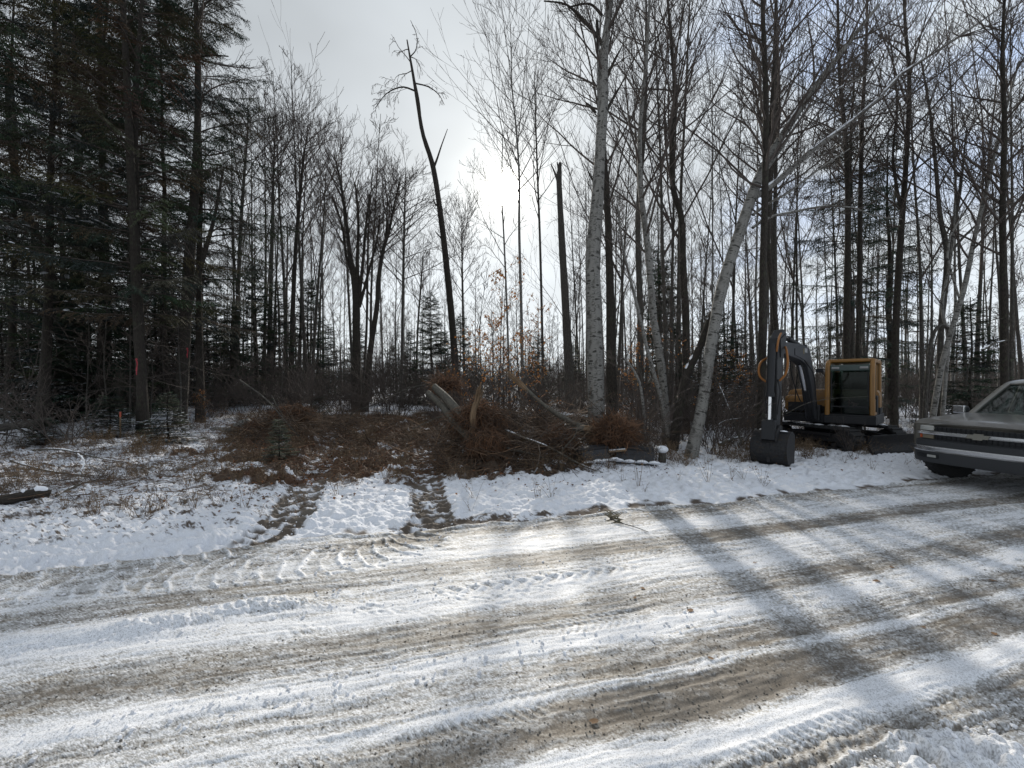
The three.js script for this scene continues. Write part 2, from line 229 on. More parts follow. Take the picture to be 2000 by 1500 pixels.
{
  // one sheet, its cells growing with distance; cut into road and ground along the verge
  const rows = []; for (let d = 0.75; d < 330; d *= d < 8.5 ? 1.0032 : d < 18 ? 1.006 : d < 60 ? 1.02 : 1.06) rows.push(d); rows.push(420);
  const U = []; for (let u = -3.2; u < -1.36; u += 0.05) U.push(u); for (let u = -1.36; u < 1.36; u += 0.0036) U.push(u); for (let u = 1.36; u < 3.25; u += 0.05) U.push(u);
  const nu = U.length, nr = rows.length, P = new Float32Array(nu * nr * 3), C = new Float32Array(nu * nr * 3);
  for (let r = 0; r < nr; r++) for (let k = 0; k < nu; k++) {
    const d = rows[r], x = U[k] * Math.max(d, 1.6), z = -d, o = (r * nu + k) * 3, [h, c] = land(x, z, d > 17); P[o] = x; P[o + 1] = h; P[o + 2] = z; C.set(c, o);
  }
  const all = new THREE.BufferGeometry(); all.setAttribute('position', new THREE.BufferAttribute(P, 3));
  const parts = [[], []];
  // beyond the near ground every sixth column is enough
  const pick = (r) => rows[r] > 17 ? 6 : 1; const idx = [];
  let firstCoarse = rows.findIndex((d) => d > 17);
  const cols = [...Array(nu).keys()], coarse = cols.filter((k) => k % 4 === 0 || k === nu - 1);
  for (let r = 0; r < firstCoarse; r++) for (let k = 0; k < nu - 1; k++) { const a = r * nu + k, b = a + nu; idx.push(a, a + 1, b, a + 1, b + 1, b); }
  for (let r = firstCoarse; r < nr - 1; r++) for (let q = 0; q < coarse.length - 1; q++) {
    const a = r * nu + coarse[q], a2 = r * nu + coarse[q + 1], b = a + nu, b2 = a2 + nu;
    if (r === firstCoarse) { for (let k = coarse[q]; k < coarse[q + 1]; k++) idx.push(r * nu + k, r * nu + k + 1, b); idx.push(a2, b2, b); } else idx.push(a, a2, b, a2, b2, b);
  }
  all.setIndex(idx); all.computeVertexNormals(); const NN = all.attributes.normal.array;
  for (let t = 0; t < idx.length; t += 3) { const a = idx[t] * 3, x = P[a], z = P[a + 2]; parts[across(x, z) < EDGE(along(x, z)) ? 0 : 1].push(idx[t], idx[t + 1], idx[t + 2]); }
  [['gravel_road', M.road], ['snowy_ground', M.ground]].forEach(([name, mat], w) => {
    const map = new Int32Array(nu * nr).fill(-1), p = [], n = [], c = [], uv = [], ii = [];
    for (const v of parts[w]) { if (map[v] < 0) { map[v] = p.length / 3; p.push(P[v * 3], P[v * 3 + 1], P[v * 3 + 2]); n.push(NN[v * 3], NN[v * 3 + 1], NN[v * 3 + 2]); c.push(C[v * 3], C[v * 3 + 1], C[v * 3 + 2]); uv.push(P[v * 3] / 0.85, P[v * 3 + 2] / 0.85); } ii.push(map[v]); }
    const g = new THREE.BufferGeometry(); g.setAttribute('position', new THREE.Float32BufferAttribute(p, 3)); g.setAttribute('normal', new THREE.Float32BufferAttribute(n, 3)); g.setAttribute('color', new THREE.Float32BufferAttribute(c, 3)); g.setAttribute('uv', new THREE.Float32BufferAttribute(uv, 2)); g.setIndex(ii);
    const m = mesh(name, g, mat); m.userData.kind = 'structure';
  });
  // the road and the land behind the camera
  const g = new THREE.PlaneGeometry(240, 120, 60, 30); g.rotateX(-Math.PI / 2); g.translate(0, 0.002, 59.3);
  const c = []; for (let k = 0; k < g.attributes.position.count; k++) c.push(...mix3(ICE, SNOW, 0.4 + 0.4 * n2(k * 0.37, 2))); g.setAttribute('color', new THREE.Float32BufferAttribute(c, 3));
  mesh('road_behind', g, M.road).userData.kind = 'structure';
}

// ------------------------------------------------------------------ trees
const UP = V(0, 1, 0);
function offAxis(d, ang, roll) { // a direction at an angle from d
  const s = Math.abs(d.y) > 0.9 ? V(1, 0, 0) : V(0, 1, 0), a = V().crossVectors(d, s).normalize(), b = V().crossVectors(d, a);
  return d.clone().multiplyScalar(Math.cos(ang)).addScaledVector(a, Math.sin(ang) * Math.cos(roll)).addScaledVector(b, Math.sin(ang) * Math.sin(roll)).normalize();
}
// A bare limb with its branches and twigs. o: n per level, rmin, up, wig, ratio, ang
function limb(G, R, p0, d0, len, r0, lvl, o, col) {
  const n = lvl === 0 ? 7 : lvl === 1 ? 5 : lvl === 2 ? 3 : 2, pts = [p0.clone()], d = d0.clone(), p = p0.clone(), dirs = [d.clone()];
  for (let k = 0; k < n; k++) {
    d.x += (R() - 0.5) * o.wig; d.y += (R() - 0.5) * o.wig + o.up * (0.6 + 0.5 * lvl) / n; d.z += (R() - 0.5) * o.wig; d.normalize();
    p.addScaledVector(d, len / n); pts.push(p.clone()); dirs.push(d.clone());
  }
  const rads = pts.map((_, k) => Math.max(o.rmin, r0 * (1 - 0.78 * k / n)));
  G.tube(pts, rads, lvl === 0 ? 5 : 3, col);
  if (lvl >= o.levels) return;
  const m = o.n[lvl], roll0 = R() * 6.28;
  for (let k = 0; k < m; k++) {
    const t = 0.22 + 0.78 * (k + R() * 0.8) / m, q = Math.min(n - 1, Math.floor(t * n)), f = Math.min(1, t * n - q);
    const at = pts[q].clone().lerp(pts[q + 1], f), cd = offAxis(dirs[q + 1], (o.ang ?? 0.7) * (0.7 + 0.6 * R()), roll0 + k * 2.4 + R() * 0.9);
    limb(G, R, at, cd, len * (o.ratio ?? 0.5) * (1.1 - 0.55 * t) * (0.7 + 0.6 * R()), Math.max(o.rmin, rads[q] * 0.55), lvl + 1, o, col);
  }
}
function radiiOf(n, r0, r1, flare) { return Array.from({ length: n + 1 }, (_, k) => { const t = k / n; return lerp(r0, r1, Math.pow(t, 0.85)) * (1 + (flare ?? 0.4) * Math.exp(-t * n * 0.9)); }); }

// One whole bare tree at the origin: trunk and crown
function bareTree(seed, H, r0, o) {
  const R = rngOf(seed), pts = []; let x = 0, z = 0, dx = (R() - 0.5) * 0.05, dz = (R() - 0.5) * 0.05; const n = o.segs ?? 12;
  for (let k = 0; k <= n; k++) { pts.push(V(x, -0.25 + (H + 0.25) * k / n, z)); dx += (R() - 0.5) * (o.bend ?? 0.05); dz += (R() - 0.5) * (o.bend ?? 0.05); dx *= 0.9; dz *= 0.9; x += dx * H / n; z += dz * H / n; }
  const rad = radiiOf(n, r0, o.rmin * 1.3, 0.35), T = new Geo(), C = new Geo(), root = new THREE.Group();
  T.tube(pts, rad, o.sides ?? 7, undefined, 0.05, true, seed); const trunk = T.build('trunk', o.bark, root);
  const forks = o.fork ? 1 + Math.floor(R() * o.fork) : 0;
  for (let k = 0; k < forks; k++) { const q = Math.floor(n * (0.35 + 0.25 * R())); limb(C, R, pts[q], offAxis(UP, 0.25 + 0.2 * R(), R() * 6.28), H * (1 - q / n) * 0.95, rad[q] * 0.7, 0, { ...o, up: 0.5, n: [9, 5, 3] }); }
  const m = o.limbs;
  for (let k = 0; k < m; k++) {
    const t = o.from + (0.985 - o.from) * Math.pow((k + R() * 0.7) / m, 0.85), q = Math.min(n - 1, Math.floor(t * n)), at = pts[q].clone().lerp(pts[q + 1], t * n - q);
    const reach = o.reach * (1.12 - 0.85 * t) * (0.55 + 0.7 * R()) * (t < o.from + 0.12 ? 0.6 : 1);
    limb(C, R, at, offAxis(UP, o.tilt * (1.15 - 0.45 * t) * (0.8 + 0.4 * R()), k * 2.4 + R()), reach, Math.max(o.rmin, Math.min(rad[q] * 0.5, 0.012 + reach * 0.011)), 0, o);
  }
  for (let k = 0; k < (o.dead ?? 0); k++) { const t = 0.12 + R() * (o.from - 0.1), q = Math.floor(t * n); limb(C, R, pts[q], offAxis(UP, 1.3 + 0.4 * R(), R() * 6.28), 0.4 + R() * 1.3, 0.014, 2, { ...o, up: -0.2, n: [2, 2, 2] }); }
  const crown = C.build('crown', M.twig, root);
  return { root, trunk, crown };
}
const FINE = { levels: 2, n: [7, 4], rmin: 0.004, up: 0.45, wig: 0.22, ratio: 0.5, ang: 0.62, bark: M.barkGrey };
const MEDIUM = { levels: 2, n: [6, 3], rmin: 0.0075, up: 0.45, wig: 0.22, ratio: 0.5, ang: 0.62, bark: M.barkGrey, sides: 6 };
const kinds = {
  maple: [0, 1, 2].map((k) => bareTree(100 + k, 17.5, 0.085, { ...FINE, limbs: 19, from: 0.38, reach: 3.4, tilt: 0.82, fork: 2, dead: 6 })),
  aspen: [0, 1, 2].map((k) => bareTree(120 + k, 18.5, 0.072, { ...FINE, limbs: 20, from: 0.5, reach: 2.5, tilt: 0.95, up: 0.35, dead: 9, n: [7, 5] })),
  whip: [0, 1].map((k) => bareTree(140 + k, 13, 0.036, { ...FINE, limbs: 15, from: 0.4, reach: 1.7, tilt: 0.75, dead: 8, n: [6, 4], bend: 0.09 })),
  birch: [0, 1].map((k) => bareTree(150 + k, 15, 0.055, { ...FINE, limbs: 26, from: 0.35, reach: 2.4, tilt: 0.7, up: -0.1, dead: 4, bark: M.birch, bend: 0.1 })),
  far: [0, 1, 2].map((k) => bareTree(160 + k, 18, 0.088, { ...MEDIUM, limbs: 16, from: 0.4, reach: 3.0, tilt: 0.8, fork: 2, dead: 5, segs: 8 })),
  sapling: [0, 1, 2].map((k) => bareTree(180 + k, 5.5, 0.024, { ...FINE, limbs: 15, from: 0.15, reach: 1.25, tilt: 0.7, n: [4, 3], bend: 0.14, sides: 5, segs: 8 })),
};
// Evergreen: whorls of boughs, each a stem with flat sprays of needles; sprays as strips of narrow blades
const NEEDLE = [[0.028, 0.047, 0.031], [0.022, 0.040, 0.029], [0.042, 0.055, 0.028], [0.062, 0.052, 0.024]];
function spray(G, R, p, d, side, len, col, droop) {
  const n = Math.max(4, Math.round(len / 0.055)), q = p.clone(), e = d.clone(), w = V().crossVectors(e, UP).normalize(), a = V(), b = V(), c = V();
  for (let k = 0; k < n; k++) {
    e.y -= droop / n; e.normalize(); const step = len / n, t = k / n, bl = 0.105 * (1 - 0.55 * t) * (0.7 + 0.6 * R());
    for (const s of [-1, 1]) {
      a.copy(q); b.copy(q).addScaledVector(e, step * 0.62); b.y += 0.006;
      c.copy(q).addScaledVector(e, step * 0.5 + bl * 0.62).addScaledVector(w, s * bl * 0.85); c.y += (R() - 0.66) * 0.11;
      G.tri(a, b, c, col);
    }
    q.addScaledVector(e, step);
  }
}
function bough(G, W, S, R, p, d, len, o, snowy) {
  const n = 6, pts = [p.clone()], q = p.clone(), e = d.clone();
  for (let k = 0; k < n; k++) { e.y += (k < 3 ? -o.droop : o.droop * 0.55) / n * 2; e.x += (R() - 0.5) * 0.12; e.z += (R() - 0.5) * 0.12; e.normalize(); q.addScaledVector(e, len / n); pts.push(q.clone()); }
  W.tube(pts, pts.map((_, k) => lerp(0.008 + len * 0.008, 0.004, k / n)), 3);
  const m = Math.round(len / o.gap), tone = NEEDLE[R() < o.brown ? 3 : Math.floor(R() * 3)].map((x) => x * (0.75 + 0.6 * R()));
  for (let k = 0; k < m; k++) {
    const t = o.bare + (1 - o.bare) * (k + 0.5) / m, i = Math.min(n - 1, Math.floor(t * n)), at = pts[i].clone().lerp(pts[i + 1], t * n - i), dir = V().subVectors(pts[i + 1], pts[i]).normalize(), w = V().crossVectors(dir, UP).normalize();
    for (const s of [-1, 1]) {
      if (R() < o.miss) continue;
      const l = Math.min(0.75, (0.14 + 0.36 * len * (1 - t) * 0.75 + 0.1) * (0.7 + 0.6 * R())), sd = dir.clone().multiplyScalar(0.72).addScaledVector(w, s * 0.75); sd.y += 0.12 - R() * 0.55; sd.normalize();
      spray(G, R, at, sd, s, l, tone, o.hang);
      if (S && snowy && R() < 0.3) { const f = 0.35 + 0.3 * R(), c = at.clone().addScaledVector(sd, l * f), r = l * 0.3; c.y += 0.012; pillow(S, R, c, sd, r * 0.9, r * 0.34, 0.012 + 0.014 * R()); }
    }
  }
  spray(G, R, pts[n - 1], V().subVectors(pts[n], pts[n - 1]).normalize(), 1, 0.3, tone, o.hang);
}
function pillow(G, R, c, d, l, w, h) { // a small cushion of lying snow
  const f = V(d.x, 0, d.z).normalize(), s = V(-f.z, 0, f.x), first = G.count, n = 7;
  G.vert(c.x, c.y + h, c.z, 0, 1, 0, 0.5, 0.5);
  for (const [k0, y] of [[0.66, 0.62], [1, -0.15]]) for (let k = 0; k < n; k++) { const a = k / n * 6.283, j = k0 * (0.85 + 0.3 * R()), x = Math.cos(a) * l * j, z = Math.sin(a) * w * j; G.vert(c.x + f.x * x + s.x * z, c.y + h * y + d.y * x * 0.8, c.z + f.z * x + s.z * z, (f.x * Math.cos(a) + s.x * Math.sin(a)) * k0 * 0.8, 0.75, (f.z * Math.cos(a) + s.z * Math.sin(a)) * k0 * 0.8, x, z); }
  for (let k = 0; k < n; k++) { const a = first + 1 + k, b = first + 1 + (k + 1) % n; G.i.push(first, b, a, a, b, a + n, b, b + n, a + n); }
}
function fir(seed, H, r0, o) {
  const R = rngOf(seed), T = new Geo(), G = new Geo(true), W = new Geo(), S = o.snow ? new Geo() : null, root = new THREE.Group(), n = 10, pts = [];
  let lx = 0, lz = 0; for (let k = 0; k <= n; k++) { pts.push(V(lx, -0.25 + (H + 0.25) * k / n, lz)); lx += (R() - 0.5) * 0.012 * H + (o.lean ?? 0) * H / n; lz += (R() - 0.5) * 0.012 * H; }
  T.tube(pts, radiiOf(n, r0, 0.012, 0.3), o.sides ?? 8, undefined, 0.05, true, seed); T.build('trunk', o.bark ?? M.barkDark, root);
  let y = o.base * H, turn = R() * 6;
  while (y < H * 0.985) {
    const t = (y - o.base * H) / (H * (1 - o.base)), len = o.reach * (o.shape === 'wide' ? Math.pow(1 - t, 0.55) * Math.min(1, 0.55 + t * 2.2) : (1 - t) * 0.95 + 0.06), k = Math.min(n - 1, Math.floor(y / H * n)), at0 = pts[k].clone().lerp(pts[k + 1], y / H * n - k);
    for (let b = 0; b < o.whorl; b++) { if (R() < o.skip) continue; const at = at0.clone(); at.y += (R() - 0.5) * o.step * 0.9; const a = turn + b * 6.283 / o.whorl + (R() - 0.5) * 0.7, e = V(Math.cos(a), 0.1 + 0.35 * t + 0.3 * R(), Math.sin(a)).normalize(); bough(G, W, S, R, at, e, len * (0.7 + 0.5 * R()), o, y < (o.snowTo ?? 0)); }
    turn += 2.4; y += o.step * (0.75 + 0.5 * R()) * (1 - 0.45 * t);
  }
  for (let k = 0; k < (o.dead ?? 0); k++) { const h = H * o.base * (0.25 + 0.85 * R()), q = Math.min(n - 1, Math.floor(h / H * n)), a = R() * 6.28; limb(W, R, pts[q].clone().lerp(pts[q + 1], h / H * n - q), V(Math.cos(a), -0.05 - 0.25 * R(), Math.sin(a)).normalize(), 0.6 + 1.7 * R(), 0.013, 1, { levels: 2, n: [4, 5], rmin: 0.004, up: -0.15, wig: 0.3, ratio: 0.45 }); }
  for (const part of [G.build('foliage', M.needle, root), W.build('branches', M.twig, root), S && S.count && S.build('snow', M.snow, root)]) if (part) part.userData.kind = 'stuff';
  return { root };
}
const TALL = { base: 0.2, reach: 3.4, shape: 'wide', whorl: 5, step: 0.46, droop: 0.4, gap: 0.135, bare: 0.18, miss: 0.2, hang: 0.75, skip: 0.25, brown: 0.22, dead: 16 };
const firs = {
  tall: [0, 1, 2].map((k) => fir(200 + k, 18, 0.13, { ...TALL, brown: [0.2, 0.5, 0.3][k], snow: k === 2, snowTo: 8 })),
  small: [0, 1].map((k) => fir(220 + k, 5, 0.05, { base: 0.05, reach: 1.15, whorl: 5, step: 0.27, droop: 0.2, gap: 0.085, bare: 0.1, miss: 0.1, hang: 0.15, skip: 0.04, brown: 0.05, sides: 6, snow: k === 1, snowTo: 3.5 })),
  cedar: [0].map((k) => fir(230 + k, 12, 0.16, { ...TALL, base: 0.08, reach: 2.0, step: 0.42, brown: 0.1, dead: 4, skip: 0.25, hang: 0.6 })),
};
const used = new Set();
function plant(list, k, name, p, turn, s, label, category, group) { // the first copy is the tree itself
  const t = list[k % list.length], q = Array.isArray(p) ? p : [p.x, p.y, p.z];
  if (used.has(t)) return clone(t.root, name, q, turn, s, label, category, group);
  used.add(t); const o = t.root; o.name = numbered(name); o.position.set(...q); o.rotation.y = turn; o.scale.set(...(Array.isArray(s) ? s : [s, s, s])); scene.add(o); return tag(o, label, category, group);
}
const onGround = (x, z) => [x, soil(x, z) + 0.02, z];

// ------------------------------------------------------------------ the trees one can tell apart, each with its own trunk
// path: [px, py, diameter px] along the trunk as it stands d metres ahead; limbs: the same; the crown grows from the trunk above 'from'
function track(path, d, dd = 0) { return path.map(([px, py], k) => { const q = d + dd * k / (path.length - 1); return V(X(px, q), Y(py, q), -q); }); }
function heroTree(label, d, path, o = {}) {
  const wf = o.w ?? 0.56, R = rngOf(o.seed ?? Math.round(path[0][0] * 7 + d * 13)), pts = track(path, d, o.dd ?? 0), base = pts[0].clone(); base.y = soil(base.x, base.z);
  pts[0].y = base.y - 0.15;
  const cos = 1 / Math.hypot(1, (path[0][0] - 1000) / F), n = o.segs ?? 22, c = new THREE.CatmullRomCurve3(pts.map((p) => p.sub(base)), false, 'centripetal'), q = c.getPoints(n);
  // thickness follows the listed diameters by height
  const ys = pts.map((p) => p.y), rr = path.map((p, k) => p[2] * wf / 2 / F * (d + (o.dd ?? 0) * k / (path.length - 1)) * cos);
  const radAt = (y) => { for (let k = 0; k < ys.length - 1; k++) if (y <= ys[k + 1] || k === ys.length - 2) return Math.max(0.01, lerp(rr[k], rr[k + 1], clamp((y - ys[k]) / (ys[k + 1] - ys[k])))); };
  const rads = q.map((p, k) => radAt(p.y) * (1 + 0.32 * Math.exp(-k * 1.1)));
  const t = thing(o.name ?? 'bare_tree', label, o.category ?? 'tree', [base.x, base.y, base.z], 0, o.group);
  const T = new Geo(); T.tube(q, rads, o.sides ?? 10, undefined, o.rough ?? 0.07, true, R() * 50); T.build('trunk', o.bark ?? M.barkGrey, t);
  const C = new Geo(), so = { ...FINE, rmin: Math.max(0.004, d * 0.0003), ...o.style };
  for (const L of o.limbs ?? []) {
    const lp = curve(track(L.path, L.d ?? d, L.dd ?? 0).map((p) => p.sub(base)), 10), G = new Geo(), r0 = L.path[0][2] * wf / 2 / F * d * cos, r1 = L.path[L.path.length - 1][2] * wf / 2 / F * d * cos;
    G.tube(lp, lp.map((_, k) => lerp(r0, r1, k / 10)), 7, undefined, 0.06, true, R() * 9); const part = G.build(L.name ?? 'limb', L.bark ?? o.bark ?? M.barkGrey, t);
    const m = L.twigs ?? 0; for (let k = 0; k < m; k++) { const f = 0.2 + 0.8 * (k + R()) / m, i = Math.min(9, Math.floor(f * 10)), dir = V().subVectors(lp[i + 1], lp[i]).normalize(); limb(C, R, lp[i], offAxis(dir, 0.5 + 0.35 * R(), R() * 6.28), (L.reach ?? 1.6) * (1.15 - 0.7 * f) * (0.6 + 0.7 * R()), Math.max(so.rmin, r0 * 0.22), 0, so); }
    if (L.snow) { const S = new Geo(); ridge(S, R, lp, lp.map((_, k) => lerp(r0, r1, k / 10)), L.snow, 0, 9); S.build('snow', M.snow, part).userData.kind = 'stuff'; }
  }
  const K = o.crown ?? 0;
  for (let k = 0; k < K; k++) {
    const f = (o.from ?? 0.5) + (0.98 - (o.from ?? 0.5)) * (k + R() * 0.8) / K, i = Math.min(n - 1, Math.floor(f * n)), at = q[i].clone().lerp(q[i + 1], f * n - i), dir = V().subVectors(q[i + 1], q[i]).normalize();
    limb(C, R, at, offAxis(dir, (o.tilt ?? 0.75) * (0.75 + 0.5 * R()), k * 2.4 + R()), (o.reach ?? 2.4) * (1.15 - 0.65 * (k / K)) * (0.6 + 0.7 * R()), Math.max(so.rmin, Math.min(rads[i] * 0.5, 0.03)), 0, so);
  }
  for (let k = 0; k < (o.dead ?? 0); k++) { const f = 0.15 + 0.6 * R(), i = Math.floor(f * n); limb(C, R, q[i], offAxis(UP, 1.2 + 0.6 * R(), R() * 6.28), 0.4 + 1.2 * R(), Math.max(so.rmin, 0.012), 1, { ...so, up: -0.1, n: [3, 3] }); }
  if (C.count) C.build('crown', o.twig ?? M.twig, t);
  if (o.snow) { const S = new Geo(); ridge(S, R, q, rads, o.snow, o.snowFrom ?? 1, o.snowTo ?? n - 1); S.build('snow', M.snow, t).userData.kind = 'stuff'; }
  return t;
}
function ridge(G, R, q, rads, amount, from, to) { // snow lying along the top of a leaning stem, broken here and there
  let run = [];
  const flush = () => { if (run.length > 1) { const p = run.map(([v, r], k) => { const s = v.clone(); s.y += r * 0.72; return s; }); G.tube(p, run.map(([, r], k) => Math.max(0.004, r * 0.74 * ((k === 0 || k === run.length - 1) ? 0.25 : 0.8 + 0.4 * R()))), 6); } run = []; };
  for (let k = from; k < to; k++) { for (const f of [0, 0.5]) { if (R() < amount) run.push([q[k].clone().lerp(q[k + 1], f), lerp(rads[k], rads[k + 1], f)]); else flush(); } } flush();
}
const BIRCH = { bark: M.birch };
// -- centre
heroTree('massive pale aspen trunk with dead stub branches, standing right behind the brush pile', 9.6, [[1166, 880, 70], [1164, 760, 64], [1160, 620, 62], [1158, 500, 58], [1166, 400, 50], [1172, 300, 42], [1178, 200, 40], [1180, 100, 33], [1190, 20, 24], [1196, -60, 22], [1205, -200, 16]], { ...BIRCH, sides: 18, segs: 34, rough: 0.05, seed: 3, w: 0.5, crown: 13, from: 0.62, reach: 2.4, tilt: 0.8, limbs: [
  { name: 'dead_limb', path: [[1178, 92, 14], [1160, 62, 12], [1130, 28, 9], [1104, 8, 7], [1062, 2, 5]], twigs: 3, reach: 0.5, bark: M.barkDark }, { name: 'dead_limb', path: [[1176, 30, 12], [1152, 8, 9], [1110, 14, 6]], twigs: 2, reach: 0.4, bark: M.barkDark },
  { name: 'broken_stub', path: [[1186, 150, 14], [1200, 118, 11], [1214, 92, 5]], bark: M.barkDark }, { name: 'broken_stub', path: [[1184, 218, 14], [1198, 190, 10], [1208, 172, 6]], bark: M.barkDark }, { name: 'broken_stub', path: [[1164, 220, 9], [1152, 206, 6], [1144, 200, 4]], bark: M.barkDark }, { name: 'broken_stub', path: [[1158, 352, 8], [1150, 338, 6], [1146, 326, 3]], bark: M.barkDark },
  { name: 'limb', path: [[1170, 240, 10], [1168, 170, 9], [1170, 90, 8], [1176, 10, 6]], twigs: 10, reach: 2.2 }] });
heroTree('dark trunk close behind the massive pale aspen, half hidden by it', 11, [[1196, 850, 40], [1192, 600, 30], [1186, 400, 22], [1174, 220, 16], [1166, 40, 10]], { seed: 4, crown: 14, from: 0.45, reach: 3, bark: M.barkDark });
heroTree('leaning dead snag with a split, drooping broken top, alone against the grey sky', 25, [[894, 745, 24], [884, 640, 22], [868, 480, 20], [852, 360, 17], [844, 318, 17], [826, 262, 13], [814, 190, 11], [804, 130, 8], [795, 78, 4]], { name: 'dead_snag', seed: 9, w: 0.6, segs: 26, bark: M.barkDark, crown: 4, from: 0.86, reach: 1.7, tilt: 1.2, style: { up: -0.9, wig: 0.5, n: [5, 3] }, limbs: [
  { name: 'limb', path: [[846, 330, 9], [853, 312, 8], [862, 285, 5], [874, 252, 2]] }, { name: 'limb', path: [[822, 250, 9], [818, 200, 8], [811, 162, 5], [808, 150, 3]] }, { name: 'limb', path: [[812, 178, 6], [786, 170, 4], [756, 182, 3], [732, 212, 2]], twigs: 9, reach: 1.6 },
  { name: 'limb', path: [[808, 162, 5], [838, 170, 3], [858, 186, 2], [868, 205, 1.5]], twigs: 4, reach: 1 }, { name: 'broken_stub', path: [[866, 470, 6], [850, 452, 3]] }, { name: 'broken_stub', path: [[852, 402, 6], [846, 390, 3]] }, { name: 'limb', path: [[800, 112, 4], [812, 98, 3], [814, 70, 2], [802, 40, 1.5]], twigs: 4, reach: 0.5 }] });
heroTree('straight dead trunk snapped off at a forked, ragged top below the sky', 19, [[1117, 790, 30], [1106, 620, 25], [1099, 500, 22], [1094, 400, 19], [1092, 345, 18], [1094, 318, 10]], { name: 'dead_snag', seed: 12, w: 0.62, rough: 0.12, dead: 6, limbs: [{ name: 'broken_stub', path: [[1092, 362, 10], [1084, 338, 8], [1076, 320, 3]] }, { name: 'broken_stub', path: [[1093, 340, 9], [1090, 325, 6], [1088, 316, 3]] }] });
heroTree('slim pale birch standing straight in front of the sun, with upswept branches', 22, [[1022, 750, 15], [1018, 600, 14], [1014, 450, 12], [1014, 340, 10], [1008, 250, 8], [1000, 170, 6], [999, 100, 4], [996, 40, 3]], { ...BIRCH, name: 'birch_tree', seed: 15, w: 0.42, crown: 34, from: 0.34, reach: 6.0, tilt: 0.62, style: { up: 0.35, n: [5, 3], wig: 0.14 } });
heroTree('slim young birch just beside the one before the sun, dark below', 21, [[997, 740, 11], [990, 600, 10], [985, 480, 9], [980, 370, 7], [982, 260, 4]], { ...BIRCH, name: 'birch_tree', seed: 16, w: 0.38, crown: 14, from: 0.4, reach: 2.8, tilt: 0.8 });
heroTree('thin bare tree between the sun and the snapped trunk', 23, [[1062, 750, 11], [1058, 600, 10], [1054, 450, 9], [1049, 320, 7], [1046, 230, 6], [1044, 140, 3]], { seed: 17, w: 0.5, crown: 21, from: 0.42, reach: 3.8, tilt: 0.7 });
// -- east of the aspen
const leaner = heroTree('big white birch leaning over the excavator, snow lying on its sprawling limbs', 9, [[1346, 893, 40], [1372, 790, 36], [1386, 690, 38], [1398, 620, 36], [1408, 570, 39], [1432, 490, 36], [1456, 420, 36], [1478, 358, 34], [1506, 300, 28], [1548, 235, 24], [1596, 165, 20], [1652, 90, 15], [1716, 10, 10]], { ...BIRCH, name: 'leaning_birch', seed: 21, w: 0.6, dd: 2.2, sides: 14, segs: 32, rough: 0.07, snow: 0.42, snowFrom: 14, crown: 13, from: 0.62, reach: 2.8, tilt: 0.6, style: { wig: 0.18 }, limbs: [
  { path: [[1474, 385, 26], [1530, 345, 23], [1580, 298, 21], [1640, 255, 18], [1700, 208, 15], [1765, 140, 12], [1840, 95, 10], [1960, 10, 6]], d: 10.2, dd: 1, twigs: 26, reach: 2.6, snow: 0.93 }, { path: [[1476, 360, 14], [1520, 300, 14], [1555, 245, 13], [1585, 205, 12], [1640, 172, 9], [1700, 140, 6], [1770, 70, 4]], d: 10.2, dd: 0.8, twigs: 16, reach: 2.2, snow: 0.88 },
  { path: [[1470, 445, 12], [1500, 425, 11], [1560, 412, 9], [1600, 404, 8], [1660, 404, 7], [1710, 422, 6], [1760, 428, 4]], d: 10, dd: 0.4, twigs: 9, reach: 1, snow: 0.75 }, { path: [[1470, 420, 12], [1500, 398, 11], [1540, 376, 9], [1600, 330, 6], [1660, 290, 4]], d: 10.1, twigs: 10, reach: 1.4, snow: 0.6 }] });
heroTree('dark trunk bent across the foot of the leaning birch, snow along its upper side', 9.8, [[1312, 800, 32], [1340, 735, 30], [1366, 680, 27], [1388, 620, 24], [1408, 575, 18], [1432, 520, 8]], { seed: 22, bark: M.barkDark, snow: 0.75, snowFrom: 2, name: 'leaning_tree' });
heroTree('crooked white birch with dark girdles, west of the leaning birch', 10.4, [[1304, 830, 30], [1296, 760, 29], [1288, 690, 28], [1276, 620, 26], [1270, 540, 24], [1262, 460, 22], [1252, 380, 20], [1250, 260, 16], [1262, 120, 12], [1270, -20, 7]], { ...BIRCH, name: 'birch_tree', seed: 23, segs: 28, crown: 14, from: 0.5, reach: 3 });
heroTree('thin crooked birch stem crossing in front of the girdled birch', 9.9, [[1312, 850, 16], [1290, 775, 15], [1266, 690, 13], [1250, 620, 12], [1230, 540, 10], [1216, 480, 8], [1206, 400, 5]], { ...BIRCH, name: 'birch_tree', seed: 24, crown: 6, from: 0.6, reach: 1.6 });
heroTree('short snow-dusted birch stub curving up beside the root mass', 9.4, [[1262, 850, 10], [1256, 790, 10], [1248, 745, 9], [1232, 715, 7], [1216, 698, 5]], { ...BIRCH, name: 'birch_stub', seed: 25, snow: 0.5, crown: 2, from: 0.5, reach: 0.8 });
heroTree('tall dark tree with an S-shaped trunk between the aspen and the leaning birch', 12.5, [[1338, 800, 30], [1340, 650, 27], [1334, 520, 25], [1330, 420, 22], [1316, 375, 21], [1312, 280, 19], [1318, 180, 16], [1312, 90, 13], [1304, 0, 9]], { seed: 26, segs: 30, crown: 24, from: 0.48, reach: 3.2, bark: M.barkDark, dead: 3 });
heroTree('slender grey tree rising next to the girdled birch, branching high up', 13, [[1252, 800, 24], [1250, 600, 22], [1246, 430, 19], [1258, 250, 15], [1262, 120, 11], [1262, 0, 7]], { seed: 27, crown: 27, from: 0.42, reach: 3.2 });
